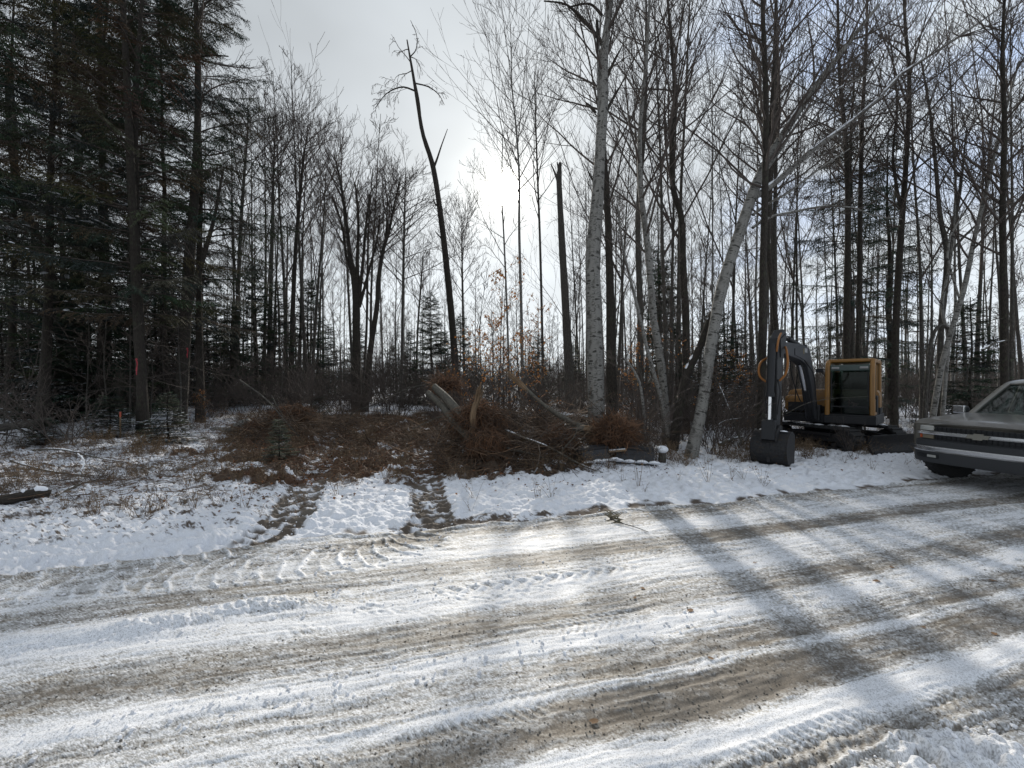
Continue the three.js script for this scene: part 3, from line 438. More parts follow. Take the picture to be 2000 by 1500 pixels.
heroTree('straight dark tree standing just west of the excavator arm', 9.9, [[1486, 858, 27], [1488, 700, 26], [1490, 540, 24], [1494, 380, 23], [1496, 200, 20], [1492, 80, 17], [1488, -40, 12]], { seed: 28, w: 0.6, sides: 12, segs: 28, crown: 24, from: 0.5, reach: 3, bark: M.barkDark, dead: 5, style: { wig: 0.4 } });
heroTree('second dark trunk behind the excavator arm, twin of the straight one', 11.2, [[1524, 830, 20], [1516, 640, 20], [1500, 480, 19], [1502, 300, 16], [1512, 120, 13], [1516, -40, 8]], { seed: 29, crown: 21, from: 0.45, reach: 3, bark: M.barkDark });
heroTree('dark tree behind the excavator cab, the first of a close pair', 13.5, [[1652, 760, 30], [1654, 600, 27], [1656, 420, 23], [1652, 280, 17], [1640, 150, 14], [1636, 0, 10]], { seed: 30, w: 0.56, crown: 26, from: 0.45, reach: 3, bark: M.barkDark, dead: 4 });
heroTree('dark tree behind the excavator cab, the second and straighter of the pair', 14, [[1672, 760, 26], [1678, 600, 22], [1680, 420, 19], [1684, 240, 15], [1692, 80, 11], [1694, -40, 8]], { seed: 31, w: 0.56, crown: 22, from: 0.45, reach: 3, bark: M.barkDark });
heroTree('tall dark tree forking low, between the excavator and the truck', 12.8, [[1746, 790, 27], [1750, 640, 26], [1758, 480, 25], [1764, 400, 22], [1772, 280, 18], [1776, 150, 15], [1768, 50, 12], [1764, -60, 8]], { seed: 32, w: 0.58, segs: 28, crown: 27, from: 0.4, reach: 3.2, bark: M.barkDark, dead: 4, limbs: [{ path: [[1762, 420, 15], [1750, 360, 12], [1744, 300, 11], [1752, 200, 9], [1740, 90, 5]], twigs: 10, reach: 1.8 }] });
heroTree('grey tree with a wide V fork above the truck mirror', 12.2, [[1834, 800, 24], [1838, 640, 24], [1850, 500, 24], [1836, 420, 18], [1828, 330, 15], [1818, 230, 11], [1800, 120, 7]], { seed: 33, crown: 13, from: 0.55, reach: 2.6, limbs: [{ path: [[1850, 505, 20], [1862, 440, 17], [1874, 380, 16], [1880, 330, 14], [1888, 250, 6]], twigs: 8, reach: 1.6 }, { path: [[1874, 345, 10], [1850, 310, 8], [1826, 270, 5]], twigs: 4, reach: 1.2 }, { path: [[1852, 498, 13], [1890, 455, 10], [1940, 415, 8], [1996, 390, 6]], twigs: 8, reach: 1.4, snow: 0.6 }] });
heroTree('white birch leaning eastward behind the truck, its trunk banded', 11.2, [[1812, 830, 24], [1838, 720, 23], [1866, 620, 21], [1884, 560, 20], [1902, 470, 18], [1924, 380, 15], [1950, 270, 12], [1990, 120, 8]], { ...BIRCH, name: 'birch_tree', seed: 34, crown: 13, from: 0.5, reach: 2.4, limbs: [{ path: [[1876, 590, 10], [1850, 480, 12], [1900, 390, 11], [1946, 310, 10], [2010, 220, 6]], twigs: 10, reach: 1.6, snow: 0.4 }] });
heroTree('thick dark tree behind the truck windshield, heavily twigged', 10.8, [[1962, 800, 34], [1962, 600, 31], [1958, 420, 26], [1962, 240, 21], [1958, 100, 16], [1964, -40, 10]], { seed: 35, sides: 12, crown: 32, from: 0.3, reach: 2.8, bark: M.barkDark, dead: 9, style: { wig: 0.34 } });
heroTree('dead hooked trunk bent over near the truck mirror', 11.6, [[1802, 800, 16], [1812, 720, 16], [1822, 655, 15], [1836, 636, 14], [1850, 640, 12], [1856, 664, 8]], { name: 'dead_snag', seed: 36 });
heroTree('white birch pole with crossing stubs, right behind the hooked trunk', 12, [[1836, 810, 17], [1848, 720, 16], [1852, 660, 14], [1840, 600, 12], [1858, 500, 9], [1866, 400, 6]], { ...BIRCH, name: 'birch_tree', seed: 37, crown: 6, from: 0.55, reach: 1.8 });
// -- west side
heroTree('rough grey-brown spruce trunk with a pink mark, nearest of the dark evergreens', 11.6, [[283, 862, 34], [276, 740, 31], [268, 600, 29], [262, 460, 27], [254, 300, 24], [248, 160, 21], [240, 0, 16], [236, -200, 9]], { name: 'spruce_tree', seed: 41, w: 0.72, sides: 12, segs: 28, bark: M.barkDark, dead: 22 });
heroTree('dark mossy trunk beside the spruce, with a pink ribbon and a bare crown above', 13.2, [[350, 838, 40], [358, 720, 36], [364, 600, 34], [372, 480, 32], [380, 380, 28], [386, 250, 22], [386, 100, 18], [380, -60, 13]], { seed: 42, w: 0.7, sides: 12, segs: 28, bark: M.barkDark, crown: 16, from: 0.6, reach: 2.9, tilt: 1.15, dead: 8, style: { up: 0.1, n: [7, 5], wig: 0.34 }, limbs: [{ path: [[368, 600, 22], [386, 540, 20], [404, 480, 17], [420, 420, 12], [436, 330, 7]], twigs: 8, reach: 1.8 }, { path: [[386, 112, 9], [412, 108, 6], [446, 110, 4]], name: 'broken_stub' }, { path: [[384, 40, 10], [400, 8, 8], [430, -8, 5]], twigs: 4, reach: 1.2 }] });
heroTree('heavy cedar trunk curving west as it rises, at the back of the snowy ground', 15.5, [[136, 795, 52], [128, 700, 46], [112, 600, 42], [92, 520, 36], [66, 450, 30], [40, 380, 26], [22, 280, 22], [14, 120, 16]], { name: 'cedar_tree', seed: 43, w: 0.7, sides: 12, bark: M.barkDark, dead: 14 });
heroTree('dark straight trunk behind the curving cedar', 16.5, [[164, 770, 40], [158, 600, 34], [154, 440, 30], [150, 260, 24], [146, 60, 18]], { seed: 44, w: 0.6, bark: M.barkDark, dead: 10 });
heroTree('very dark trunk with a thin vine stem, between cedar and spruce', 16, [[208, 770, 44], [206, 620, 36], [204, 480, 32], [200, 300, 26], [196, 100, 20], [192, -60, 12]], { seed: 45, w: 0.62, bark: M.barkDark, dead: 10 });
heroTree('grey hardwood with a fine high crown just east of the ribbon trunk', 21, [[458, 750, 20], [464, 600, 17], [470, 450, 14], [478, 330, 10], [484, 250, 7], [484, 200, 3]], { seed: 46, crown: 27, from: 0.42, reach: 2.8, dead: 6 });
heroTree('straight slender hardwood, second east of the ribbon trunk', 23, [[524, 745, 17], [528, 600, 15], [532, 450, 13], [534, 340, 9], [536, 290, 6], [534, 248, 3]], { seed: 47, crown: 30, from: 0.45, reach: 3, tilt: 0.7 });
heroTree('dark hardwood leaning slightly, top fanned into fine twigs', 22, [[568, 745, 19], [572, 600, 17], [578, 480, 14], [588, 360, 11], [594, 300, 8], [602, 256, 3]], { seed: 48, crown: 32, from: 0.45, reach: 2.9, tilt: 0.75, bark: M.barkDark });
heroTree('slim tree leaning east with two thin stems beside it', 22, [[606, 745, 11], [618, 600, 10], [628, 480, 8], [634, 400, 6], [636, 340, 3]], { seed: 49, crown: 18, from: 0.5, reach: 2.2 });
heroTree('broad multi-stemmed maple, its trunk splitting into a spray of upright limbs', 19.5, [[696, 760, 34], [696, 650, 28], [694, 560, 26], [684, 500, 16], [676, 430, 12], [664, 350, 9], [652, 300, 4]], { name: 'maple_tree', seed: 50, w: 0.56, sides: 12, bark: M.barkDark, crown: 21, from: 0.55, reach: 3, tilt: 0.5, limbs: [{ path: [[694, 580, 14], [690, 540, 13], [676, 500, 11], [668, 440, 8], [648, 380, 5]], twigs: 10, reach: 2.2 }, { path: [[698, 580, 16], [698, 500, 13], [700, 430, 10], [694, 360, 6]], twigs: 12, reach: 2.2 }, { path: [[700, 590, 15], [708, 520, 12], [714, 450, 9], [722, 380, 6]], twigs: 12, reach: 2.2 }, { path: [[702, 600, 12], [720, 530, 9], [736, 470, 6], [742, 420, 4]], twigs: 8, reach: 2 }] });
heroTree('curved dark maple leaning east beside the multi-stemmed one', 19.5, [[712, 755, 22], [724, 680, 20], [736, 600, 18], [740, 540, 16], [748, 490, 14], [760, 450, 11], [770, 400, 8], [782, 350, 4]], { name: 'maple_tree', seed: 51, w: 0.54, bark: M.barkDark, crown: 24, from: 0.5, reach: 2.9, tilt: 0.6, limbs: [{ path: [[744, 520, 10], [752, 470, 8], [756, 420, 6], [756, 380, 3]], twigs: 10, reach: 1.8 }] });
heroTree('thin straight tree between the two maples', 20.5, [[706, 755, 9], [716, 640, 9], [718, 520, 8], [720, 440, 6], [728, 330, 3]], { seed: 52, crown: 16, from: 0.45, reach: 2.4 });
heroTree('slim straight tree with a fine round crown at the clearing edge', 23, [[784, 745, 11], [786, 640, 10], [788, 520, 9], [790, 420, 7], [792, 340, 3]], { seed: 53, crown: 32, from: 0.4, reach: 3.4, tilt: 0.95, style: { up: 0.15, n: [7, 5] } });
heroTree('thin crooked tree behind the small firs in the middle', 30, [[812, 740, 8], [816, 640, 7], [822, 560, 6], [826, 500, 4]], { seed: 54, crown: 14, from: 0.4, reach: 2.2 });
heroTree('pale bare tree with a fan-shaped crown beyond the snag', 34, [[908, 740, 10], [905, 640, 9], [903, 540, 7], [902, 470, 4], [902, 420, 2]], { seed: 55, crown: 29, from: 0.35, reach: 4, tilt: 0.6, style: { n: [7, 4] } });

// -- evergreens
const firSpots = [ // px, d, scale, kind, turn, label
  [278, 11.9, 1.0, 1, 0.4, 'tall dark spruce in front of the cedar, lichen-brown boughs reaching the frame top'], [196, 14.5, 1.05, 0, 2.1, 'tall dense spruce behind the lichen-brown one'], [80, 12.2, 1.0, 2, 4.0, 'tall fir with snow on its lower boughs, above the snowy slope'], [-70, 10.5, 1.0, 0, 1.0, 'tall spruce standing at the west edge of the view'], [392, 14.6, 0.98, 0, 5.2, 'tall fir with long level boughs stretching towards the open sky'], [330, 17.5, 1.05, 2, 0.0, 'tall fir filling the gap behind the ribbon trunk'], [20, 17, 1.1, 1, 3.3, 'tall brownish spruce far back behind the curving cedar'], [140, 20, 1.1, 0, 0.9, 'tall dark spruce deep in the evergreen stand'], [250, 22, 1.1, 2, 2.7, 'tall snow-flecked fir deep in the evergreen stand'], [-160, 14, 1.0, 2, 5, 'tall snow-flecked fir beyond the western edge'],
];
for (const [px, d, s, k, turn, label] of firSpots) plant(firs.tall, k, 'spruce_tree', onGround(X(px, d), -d), turn, s, label, 'spruce');
const smallSpots = [[802, 27, 1.0, 0.9, 'small pointed fir beside the middle group, on its west side'], [842, 25, 1.35, 1.05, 'largest pointed fir of the small group in the clearing gap'], [866, 28, 0.98, 1, 'small fir just east of the largest pointed one'], [900, 26, 1.15, 1, 'small fir behind the leaning snag'], [770, 28, 0.8, 1.2, 'low fir at the west end of the middle group'], [930, 24, 0.62, 1.4, 'low bushy fir behind the root mass'], [600, 25, 1.5, 1, 'half-grown fir among the slim hardwoods'], [540, 21, 1.25, 1, 'half-grown fir west of the slim hardwoods'], [500, 24, 1.6, 0.9, 'tall young fir beside the grey hardwood'], [640, 27, 1.0, 1.1, 'young fir under the multi-stemmed maple'], [450, 19, 0.95, 1.2, 'young fir behind the ribbon trunk'], [1300, 17, 1.3, 1, 'young fir behind the girdled birch'], [1400, 15, 0.85, 1.3, 'snow-laden young fir behind the leaning birch'], [1440, 16, 0.75, 1.4, 'snow-laden low fir west of the excavator arm'], [1900, 14, 0.9, 1.2, 'young fir behind the truck mirror'], [1120, 22, 0.7, 1.3, 'low fir behind the massive aspen'], [1050, 27, 0.9, 1.2, 'low fir under the thin tree near the sun'], [110, 13.6, 0.42, 1.8, 'snow-covered fir sapling on the snowy slope'], [700, 30, 1.1, 1, 'dark young fir behind the curved maple']];
smallSpots.forEach(([px, d, s, w, label], k) => plant(firs.small, /snow/.test(label) ? 1 : 0, 'young_fir', onGround(X(px, d), -d), k * 1.7, [s * w, s, s * w], label, 'fir'));
[[1662, 15.5, 1.15, 'dark cedar rising behind the excavator cab'], [1745, 17, 1.0, 'dark cedar behind the low-forking tree'], [1290, 24, 0.8, 'dark cedar deep behind the S-shaped trunk'], [60, 24, 1, 'dark cedar at the back of the evergreen stand']].forEach(([px, d, s, label], k) => plant(firs.cedar, 0, 'cedar_tree', onGround(X(px, d), -d), k * 1.3, s, label, 'cedar'));


// what stands behind a landmark is told apart by how many rows back it is
const LANDMARKS = [[-60, 'the western frame edge'], [60, 'the curving cedar'], [160, 'the trunk behind the cedar'], [208, 'the vine-clad dark trunk'], [283, 'the spruce with the pink ribbon'], [360, 'the mossy ribbon trunk'], [465, 'the fine-crowned hardwood'], [530, 'the straight slender hardwood'], [590, 'the fan-topped dark hardwood'], [640, 'the slim leaning tree'], [692, 'the multi-stemmed maple'], [750, 'the curved dark maple'], [790, 'the round-crowned slim tree'], [840, 'the largest pointed fir'], [885, 'the leaning snag'], [945, 'the upright splintered stump'], [990, 'the young birch by the sun'], [1016, 'the slim birch before the sun'], [1056, 'the thin tree beside the sun'], [1106, 'the snapped dead trunk'], [1164, 'the massive aspen'], [1225, 'the thin crooked birch stem'], [1275, 'the girdled white birch'], [1336, 'the S-shaped dark trunk'], [1400, 'the foot of the leaning birch'], [1445, 'the upper leaning birch'], [1490, 'the straight tree by the excavator arm'], [1530, 'the excavator arm'], [1580, 'the excavator boom'], [1625, 'the excavator cab window'], [1665, 'the dark pair behind the cab'], [1710, 'the cab rear edge'], [1752, 'the low-forking dark tree'], [1800, 'the hooked dead trunk'], [1845, 'the wide V-fork tree'], [1885, 'the eastward leaning birch'], [1925, 'the truck mirror'], [1962, 'the thick tree at the windshield'], [2030, 'the truck roof'], [2120, 'the truck cab, past the frame edge']];
const ORD = (n) => { const w = ['nearest', 'second', 'third', 'fourth', 'fifth', 'sixth', 'seventh', 'eighth', 'ninth', 'tenth', 'eleventh', 'twelfth', 'thirteenth', 'fourteenth', 'fifteenth', 'sixteenth', 'seventeenth', 'eighteenth', 'nineteenth', 'twentieth']; return n < 20 ? w[n] : 'twenty-' + w[n - 20]; };
let rowsOf = new Map();
function row(px, d, look, kind, group, make) { let b = LANDMARKS[0]; for (const l of LANDMARKS) if (Math.abs(l[0] - px) < Math.abs(b[0] - px)) b = l; const key = look + '|' + b[1]; if (!rowsOf.has(key)) rowsOf.set(key, []); rowsOf.get(key).push([d, look, b[1], make]); }
function flushRows() { for (const list of rowsOf.values()) { list.sort((a, b) => a[0] - b[0]); list.forEach(([, look, mark, make], k) => make(list.length === 1 ? `the only ${look} close behind ${mark}` : `${ORD(k)} ${look} back behind ${mark}`)); } rowsOf = new Map(); }

// ------------------------------------------------------------------ the wood behind
{
  const R = rngOf(77);
  const zones = [ // px from, to, distance from, to, how many, kinds, label, group
    [-260, 430, 17, 55, 56, ['aspen', 'maple', 'whip', 'far'], 'bare trunk among the evergreens behind the snowy slope', 'bare trees behind the evergreens'],
    [430, 620, 23, 60, 36, ['maple', 'aspen', 'whip', 'far'], 'slender bare tree behind the slim hardwoods', 'bare trees behind the slim hardwoods'],
    [600, 830, 27, 65, 30, ['maple', 'whip', 'far'], 'slender bare tree behind the multi-stemmed maple', 'bare trees behind the maples'],
    [830, 1130, 40, 85, 34, ['far', 'whip', 'far'], 'distant bare tree beyond the clearing under the sun', 'distant bare trees beyond the clearing'],
    [1120, 1300, 17, 55, 30, ['aspen', 'whip', 'maple', 'far'], 'bare trunk behind the massive aspen', 'bare trees behind the massive aspen'],
    [1290, 1520, 14, 50, 36, ['aspen', 'whip', 'maple', 'birch', 'far'], 'bare trunk in the thicket behind the leaning birch', 'bare trees behind the leaning birch'],
    [1500, 1780, 15, 55, 38, ['aspen', 'whip', 'maple', 'far'], 'bare trunk in the wood behind the excavator', 'bare trees behind the excavator'],
    [1760, 2250, 14, 55, 46, ['aspen', 'whip', 'maple', 'birch', 'far'], 'bare trunk in the wood behind the truck', 'bare trees behind the truck'],
  ];
  const look = { aspen: 'straight bare tree', maple: 'spreading bare tree', whip: 'whip-thin bare tree', birch: 'white birch', far: 'grey bare tree' };
  for (const [p0, p1, d0, d1, n, ks, label, group] of zones) for (let k = 0; k < n; k++) {
    const px = lerp(p0, p1, (k + R()) / n), d = d0 + (d1 - d0) * Math.pow(R(), 1.25); let kind = ks[Math.floor(R() * ks.length)]; if (d > 36 && kind !== 'whip') kind = 'far';
    const s = (d > 36 ? 0.75 : 0.78) + 0.32 * R(), t = 0.85 + 0.5 * R(), v = Math.floor(R() * 3), turn = R() * 6.28;
    row(px, d, look[kind], 'tree', group, (l) => plant(kinds[kind], v, kind === 'birch' ? 'birch_tree' : 'bare_tree', onGround(X(px, d), -d), turn, [s * t, s * (p0 === 830 ? 0.85 : 1), s * t], l, 'tree', group));
  }
  const brush = [[-200, 420, 12, 34, 46, 'spindly bare sapling among the evergreens', 'saplings among the evergreens'], [420, 830, 17, 40, 60, 'spindly bare sapling at the far edge of the clearing', 'saplings at the clearing edge'], [830, 1130, 16, 45, 50, 'spindly bare sapling behind the brush pile', 'saplings behind the brush pile'], [1190, 1500, 10.5, 34, 62, 'spindly bare sapling under the leaning birch', 'saplings under the leaning birch'], [1520, 2200, 13, 34, 60, 'spindly bare sapling behind the machines', 'saplings behind the machines']];
  for (const [p0, p1, d0, d1, n, label, group] of brush) for (let k = 0; k < n; k++) {
    const px = lerp(p0, p1, (k + R()) / n), d = d0 + (d1 - d0) * Math.pow(R(), 1.4), s = 0.4 + 0.75 * R(), v = Math.floor(R() * 3), turn = R() * 6.28;
    row(px, d, 'bare sapling', 'sapling', group, (l) => plant(kinds.sapling, v, 'sapling', onGround(X(px, d), -d), turn, [s * 1.2, s, s * 1.2], l, 'sapling', group));
  }
  for (let k = 0; k < 20; k++) { const px = lerp(-90, 440, (k + R()) / 20), d = 14 + 12 * R(), s = 0.55 + 0.85 * R(), v = R() < 0.3 ? 1 : 0, turn = R() * 6.28; row(px, d, v ? 'snow-flecked young fir' : 'dark young fir', 'fir', 'young firs under the evergreens', (l) => plant(firs.small, v, 'young_fir', onGround(X(px, d), -d), turn, [s * 1.35, s, s * 1.35], l, 'fir', 'young firs under the evergreens')); }
  flushRows();
  // the far-off wood: one mass of trunks and twigs nobody could count
  const src = kinds.far[1], spots = []; const tot = 420;
  for (let k = 0; k < tot; k++) { const px = lerp(-900, 2900, R()), mid = px > 840 && px < 1120, d = (mid ? 95 : 66) + 110 * R(); const s = 0.7 + 0.4 * R(); spots.push(new THREE.Matrix4().compose(V(...onGround(X(px, d), -d)), new THREE.Quaternion().setFromAxisAngle(UP, R() * 6.28), V(s * 1.2, s * (mid ? 0.8 : 1), s * 1.2))); }
  const low = bareTree(301, 17, 0.11, { ...MEDIUM, levels: 1, n: [5], rmin: 0.013, limbs: 18, from: 0.3, reach: 3, tilt: 0.8, segs: 5, sides: 5, dead: 4 });
  const merged = mergeGeometries([low.trunk.geometry, low.crown.geometry]);
  const far = new THREE.InstancedMesh(merged, M.twig, tot); far.name = 'far_wood'; spots.forEach((m, k) => far.setMatrixAt(k, m)); far.castShadow = far.receiveShadow = true; scene.add(far);
  tag(far, 'distant mass of bare trunks closing the view behind the wood', 'woodland'); far.userData.kind = 'stuff';
  // far undergrowth: dark evergreen and brush closing the horizon
  const G = new Geo(true), rg = rngOf(91), W = new Geo();
  { const o = { base: 0.03, reach: 1.5, whorl: 5, step: 0.4, droop: 0.2, gap: 0.22, bare: 0.05, miss: 0.1, hang: 0.15, skip: 0.05, brown: 0.3 }; let y = 0.2, turn = 0; while (y < 4.9) { const t = y / 5; for (let b = 0; b < 5; b++) { const a = turn + b * 1.2566; bough(G, W, null, rg, V(0, y + (rg() - 0.5) * 0.4, 0), V(Math.cos(a), 0.15 + 0.4 * rg(), Math.sin(a)).normalize(), 1.5 * (1 - t) + 0.1, o); } turn += 2.4; y += 0.38; } }
  const bush = G.geometry(), count = 620, fu = new THREE.InstancedMesh(bush, M.needle, count); let q = 0;
  for (; q < count; q++) { const px = lerp(-700, 2700, R()), d = 26 + 75 * Math.pow(R(), 1.3), s = 0.22 + 0.4 * R(); fu.setMatrixAt(q, new THREE.Matrix4().compose(V(...onGround(X(px, d), -d)), new THREE.Quaternion().setFromAxisAngle(UP, R() * 6.28), V(s * 1.3, s, s * 1.3))); }
  fu.name = 'far_undergrowth'; fu.castShadow = fu.receiveShadow = true; scene.add(fu); tag(fu, 'distant dark evergreen undergrowth at the foot of the far wood', 'undergrowth'); fu.userData.kind = 'stuff';
}

// ------------------------------------------------------------------ the brush pile, roots, logs, litter and weeds
M.wood = new THREE.MeshStandardMaterial({ color: new THREE.Color().setRGB(0.27, 0.19, 0.12), map: barkGrey.clone(), roughness: 0.85 }); M.wood.map = tex(128, 512, (u, v) => { const k = 0.7 + 0.5 * tile(u, v, 6, 0.7, 3) + 0.3 * (grain(u, v) - 0.5); return [k, k * 0.96, k * 0.9]; }, true, [2, 0.7]);
M.logBark = new THREE.MeshStandardMaterial({ map: tex(256, 256, (u, v) => { const k = 0.75 + 0.3 * tile(u, v, 2, 3, 3) + 0.25 * tile(u, v, 7, 9, 5) + 0.2 * (grain(u, v) - 0.5), l = sst(0.4, 0.6, tile(u, v, 1.6, 9, 8)); return [lerp(0.115 * k, 0.03, l), lerp(0.105 * k, 0.028, l), lerp(0.085 * k, 0.022, l)]; }, true, [1.3, 0.8]), roughness: 0.9 });
M.soil = new THREE.MeshStandardMaterial({ color: new THREE.Color().setRGB(0.075, 0.04, 0.022), map: groundTint, bumpMap: groundBump, bumpScale: 0.02, roughness: 1 });
const at = (px, py, d) => V(X(px, d), Y(py, d), -d);
const heightAt = (x, z) => land(x, z, false)[0];
const grounded = (p) => { const q = p.clone(); q.y = Math.max(q.y, heightAt(q.x, q.z) + 0.02); return q; };

// A mass of torn roots: lumpy soil core and hundreds of rootlets
function rootMass(label, c, rx, ry, rz, nRoot, o) {
  const R = rngOf(o.seed), t = thing('root_mass', label, 'root mass', [c.x, c.y, c.z], o.turn ?? 0);
  const core = new THREE.IcosahedronGeometry(1, 12), P = core.attributes.position;
  for (let k = 0; k < P.count; k++) { const v = V().fromBufferAttribute(P, k), f = 0.78 + 0.2 * n3(v.x * 1.8 + o.seed, v.y * 1.8, v.z * 1.8) + 0.12 * n3(v.x * 5, v.y * 5 + o.seed, v.z * 5) + 0.06 * n3(v.x * 12, v.y * 12, v.z * 12); P.setXYZ(k, v.x * rx * f * 0.8, v.y * ry * f * 0.8, v.z * rz * f * 0.8); }
  core.deleteAttribute('normal'); const g = mergeVertices(core, 1e-4); g.computeVertexNormals(); mesh('soil_clump', g, M.soil, t);
  const G = new Geo(true);
  for (let k = 0; k < nRoot; k++) {
    const u = R() * 6.283, y = R() * 2 - 1, s = Math.sqrt(1 - y * y), d = V(Math.cos(u) * s, y * 0.9 + (o.lift ?? 0.1), Math.sin(u) * s).normalize(), p = V(d.x * rx * (0.5 + 0.25 * R()), d.y * ry * (0.5 + 0.25 * R()), d.z * rz * (0.5 + 0.25 * R())), len = (o.len ?? 0.5) * (0.25 + 1.0 * R() * R() * R() + 0.2), n = 5, pts = [p.clone()], e = V(d.x * 0.55 + (R() - 0.5) * 1.9, d.y * 0.55 + (R() - 0.5) * 1.9, d.z * 0.55 + (R() - 0.5) * 1.9).add(o.flow ?? V(0, 0, 0)).normalize();
    for (let q = 0; q < n; q++) { e.x += (R() - 0.5) * 1.1; e.y += (R() - 0.5) * 1.1 - (o.sag ?? 0.1); e.z += (R() - 0.5) * 1.1; e.normalize(); p.addScaledVector(e, len / n); pts.push(p.clone()); }
    const r0 = R() < 0.06 ? 0.016 : 0.0035 + 0.004 * R(), f = 0.6 + 0.8 * R(), warm = R();
    G.tube(pts, pts.map((_, q) => lerp(r0, 0.0025, q / n)), 3, [lerp(0.075, 0.185, warm) * f, lerp(0.05, 0.088, warm) * f, lerp(0.034, 0.042, warm) * f]);
  }
  const m = G.build('rootlets', M.tint, t); m.userData.kind = 'stuff'; return t;
}
const pileY = (x, z) => heightAt(x, z);
const rm = (px, py, d) => { const p = at(px, py, d); return p; };
rootMass('torn orange-brown root mass at the east end of the brush pile, beside the steel buckets', rm(1200, 848, 8.5), 0.56, 0.4, 0.5, 1700, { seed: 5, len: 0.5, flow: V(0.3, 0.35, 0.3) });
rootMass('smaller reddish root tangle between the splintered pole and the east root mass', rm(1092, 856, 8.6), 0.34, 0.32, 0.35, 800, { seed: 6, len: 0.4 });
rootMass('big root plate in the middle of the pile, under the upright splintered stump', rm(935, 822, 9.0), 0.8, 0.5, 0.5, 1700, { seed: 7, len: 0.5, sag: 0.3 });
rootMass('low fringe of reddish roots hanging below the middle root plate', rm(952, 866, 8.3), 0.5, 0.36, 0.4, 1200, { seed: 8, len: 0.5, sag: 0.45, flow: V(0.1, -0.3, 0.4) });
rootMass('upturned root plate with a flat rust-brown top at the west end of the clearing', rm(574, 812, 12.2), 0.85, 0.42, 0.5, 1500, { seed: 9, len: 0.5, sag: 0.4 });
rootMass('fuzzy brush clump at the tips of the two grey logs', rm(872, 752, 10.8), 0.5, 0.2, 0.4, 500, { seed: 10, len: 0.6, lift: 0.4 });
rootMass('brown root clod half buried west of the upturned plate', rm(505, 838, 11.8), 0.5, 0.25, 0.4, 700, { seed: 13, len: 0.45 });

function logThing(name, label, category, path, r0, r1, o = {}) {
  const p = path.map((q) => q.clone()), b = p[0].clone(), t = thing(name, label, category, [b.x, b.y, b.z]), q = curve(p.map((v) => v.sub(b)), o.segs ?? 12), n = q.length - 1, G = new Geo();
  const rads = q.map((_, k) => lerp(r0, r1, k / n) * (1 + (o.kink ?? 0) * n2(k * 0.7, r0 * 90))); G.tube(q, rads, o.sides ?? 10, undefined, o.rough ?? 0.06, true, r0 * 100); G.build(o.part ?? 'stem', o.bark ?? M.logBark, t);
  if (o.cut) { const C = new THREE.CylinderGeometry(r0 * 0.97, r0 * 0.97, 0.012, 14), d = V().subVectors(q[0], q[1]).normalize(); const m = mesh('cut_end', C, M.wood, t); m.position.copy(q[0]).addScaledVector(d, 0.004); m.quaternion.setFromUnitVectors(UP, d); }
  const R = rngOf(Math.round(r0 * 1e4) + Math.round(b.x * 100 + 5000));
  if (o.twigs) { const W = new Geo(); for (let k = 0; k < o.twigs; k++) { const f = 0.2 + 0.8 * (k + R()) / o.twigs, i = Math.min(n - 1, Math.floor(f * n)), dir = V().subVectors(q[i + 1], q[i]).normalize(); limb(W, R, q[i], offAxis(dir, 0.5 + 0.5 * R(), R() * 6.28), (o.reach ?? 0.9) * (1.2 - 0.8 * f) * (0.5 + R()), Math.max(0.004, r1 * 0.5), 1, { levels: 3, n: [4, 4, 3], rmin: 0.0028, up: 0, wig: 0.35, ratio: 0.55, ang: 0.7 }); } W.build('twigs', o.twigMat ?? M.twig, t).userData.kind = 'stuff'; }
  if (o.snow) { const S = new Geo(); ridge(S, R, q, rads, o.snow, 0, n); if (S.count) S.build('snow', M.snow, t).userData.kind = 'stuff'; }
  if (o.splinter) { const S = new Geo(), [i, len, cnt] = o.splinter, e = i ? q[n] : q[0], d = i ? V().subVectors(q[n], q[n - 1]).normalize() : V().subVectors(q[0], q[1]).normalize(), rr = i ? r1 : r0;
    for (let k = 0; k < cnt; k++) { const a = R() * 6.28, off = offAxis(d, 1.57, a), s = e.clone().addScaledVector(off, rr * (0.2 + 0.7 * R())).addScaledVector(d, -0.12), l = len * (0.35 + 0.75 * R()), tip = s.clone().addScaledVector(d, l + 0.1).addScaledVector(off, (R() - 0.3) * 0.25 * l); const mid = s.clone().lerp(tip, 0.5).addScaledVector(off, (R() - 0.5) * 0.03); S.tube([s, mid, tip], [rr * 0.28, rr * 0.2, 0.003], 4); }
    S.build('splinters', M.wood, t).userData.kind = 'stuff'; }
  return t;
}
logThing('fallen_log', 'upper of two grey logs tipped down out of the middle root plate', 'log', [at(849, 756, 9.9), at(872, 778, 9.4), at(900, 812, 8.95)], 0.085, 0.1, { cut: true, rough: 0.1, kink: 0.06 });
logThing('fallen_log', 'lower of two grey logs tipped down out of the middle root plate', 'log', [at(837, 768, 9.9), at(862, 791, 9.4), at(888, 826, 8.9), at(918, 858, 8.7)], 0.07, 0.085, { cut: true, rough: 0.1, kink: 0.06 });
logThing('splintered_stump', 'upright splintered stump with pale torn fibres, on the middle root plate', 'stump', [at(922, 850, 8.75), at(925, 806, 8.6), at(930, 786, 8.55)], 0.075, 0.045, { bark: M.wood, splinter: [1, 0.4, 34], rough: 0.35 });
logThing('splintered_pole', 'long snapped pole slanting across the pile, its upper end shredded to pale slivers', 'fallen trunk', [at(1024, 756, 8.9), at(1056, 786, 8.8), at(1104, 818, 8.7), at(1168, 846, 8.75)], 0.034, 0.06, { bark: M.logBark, splinter: [0, 0.55, 34], rough: 0.2, snow: 0.25 });
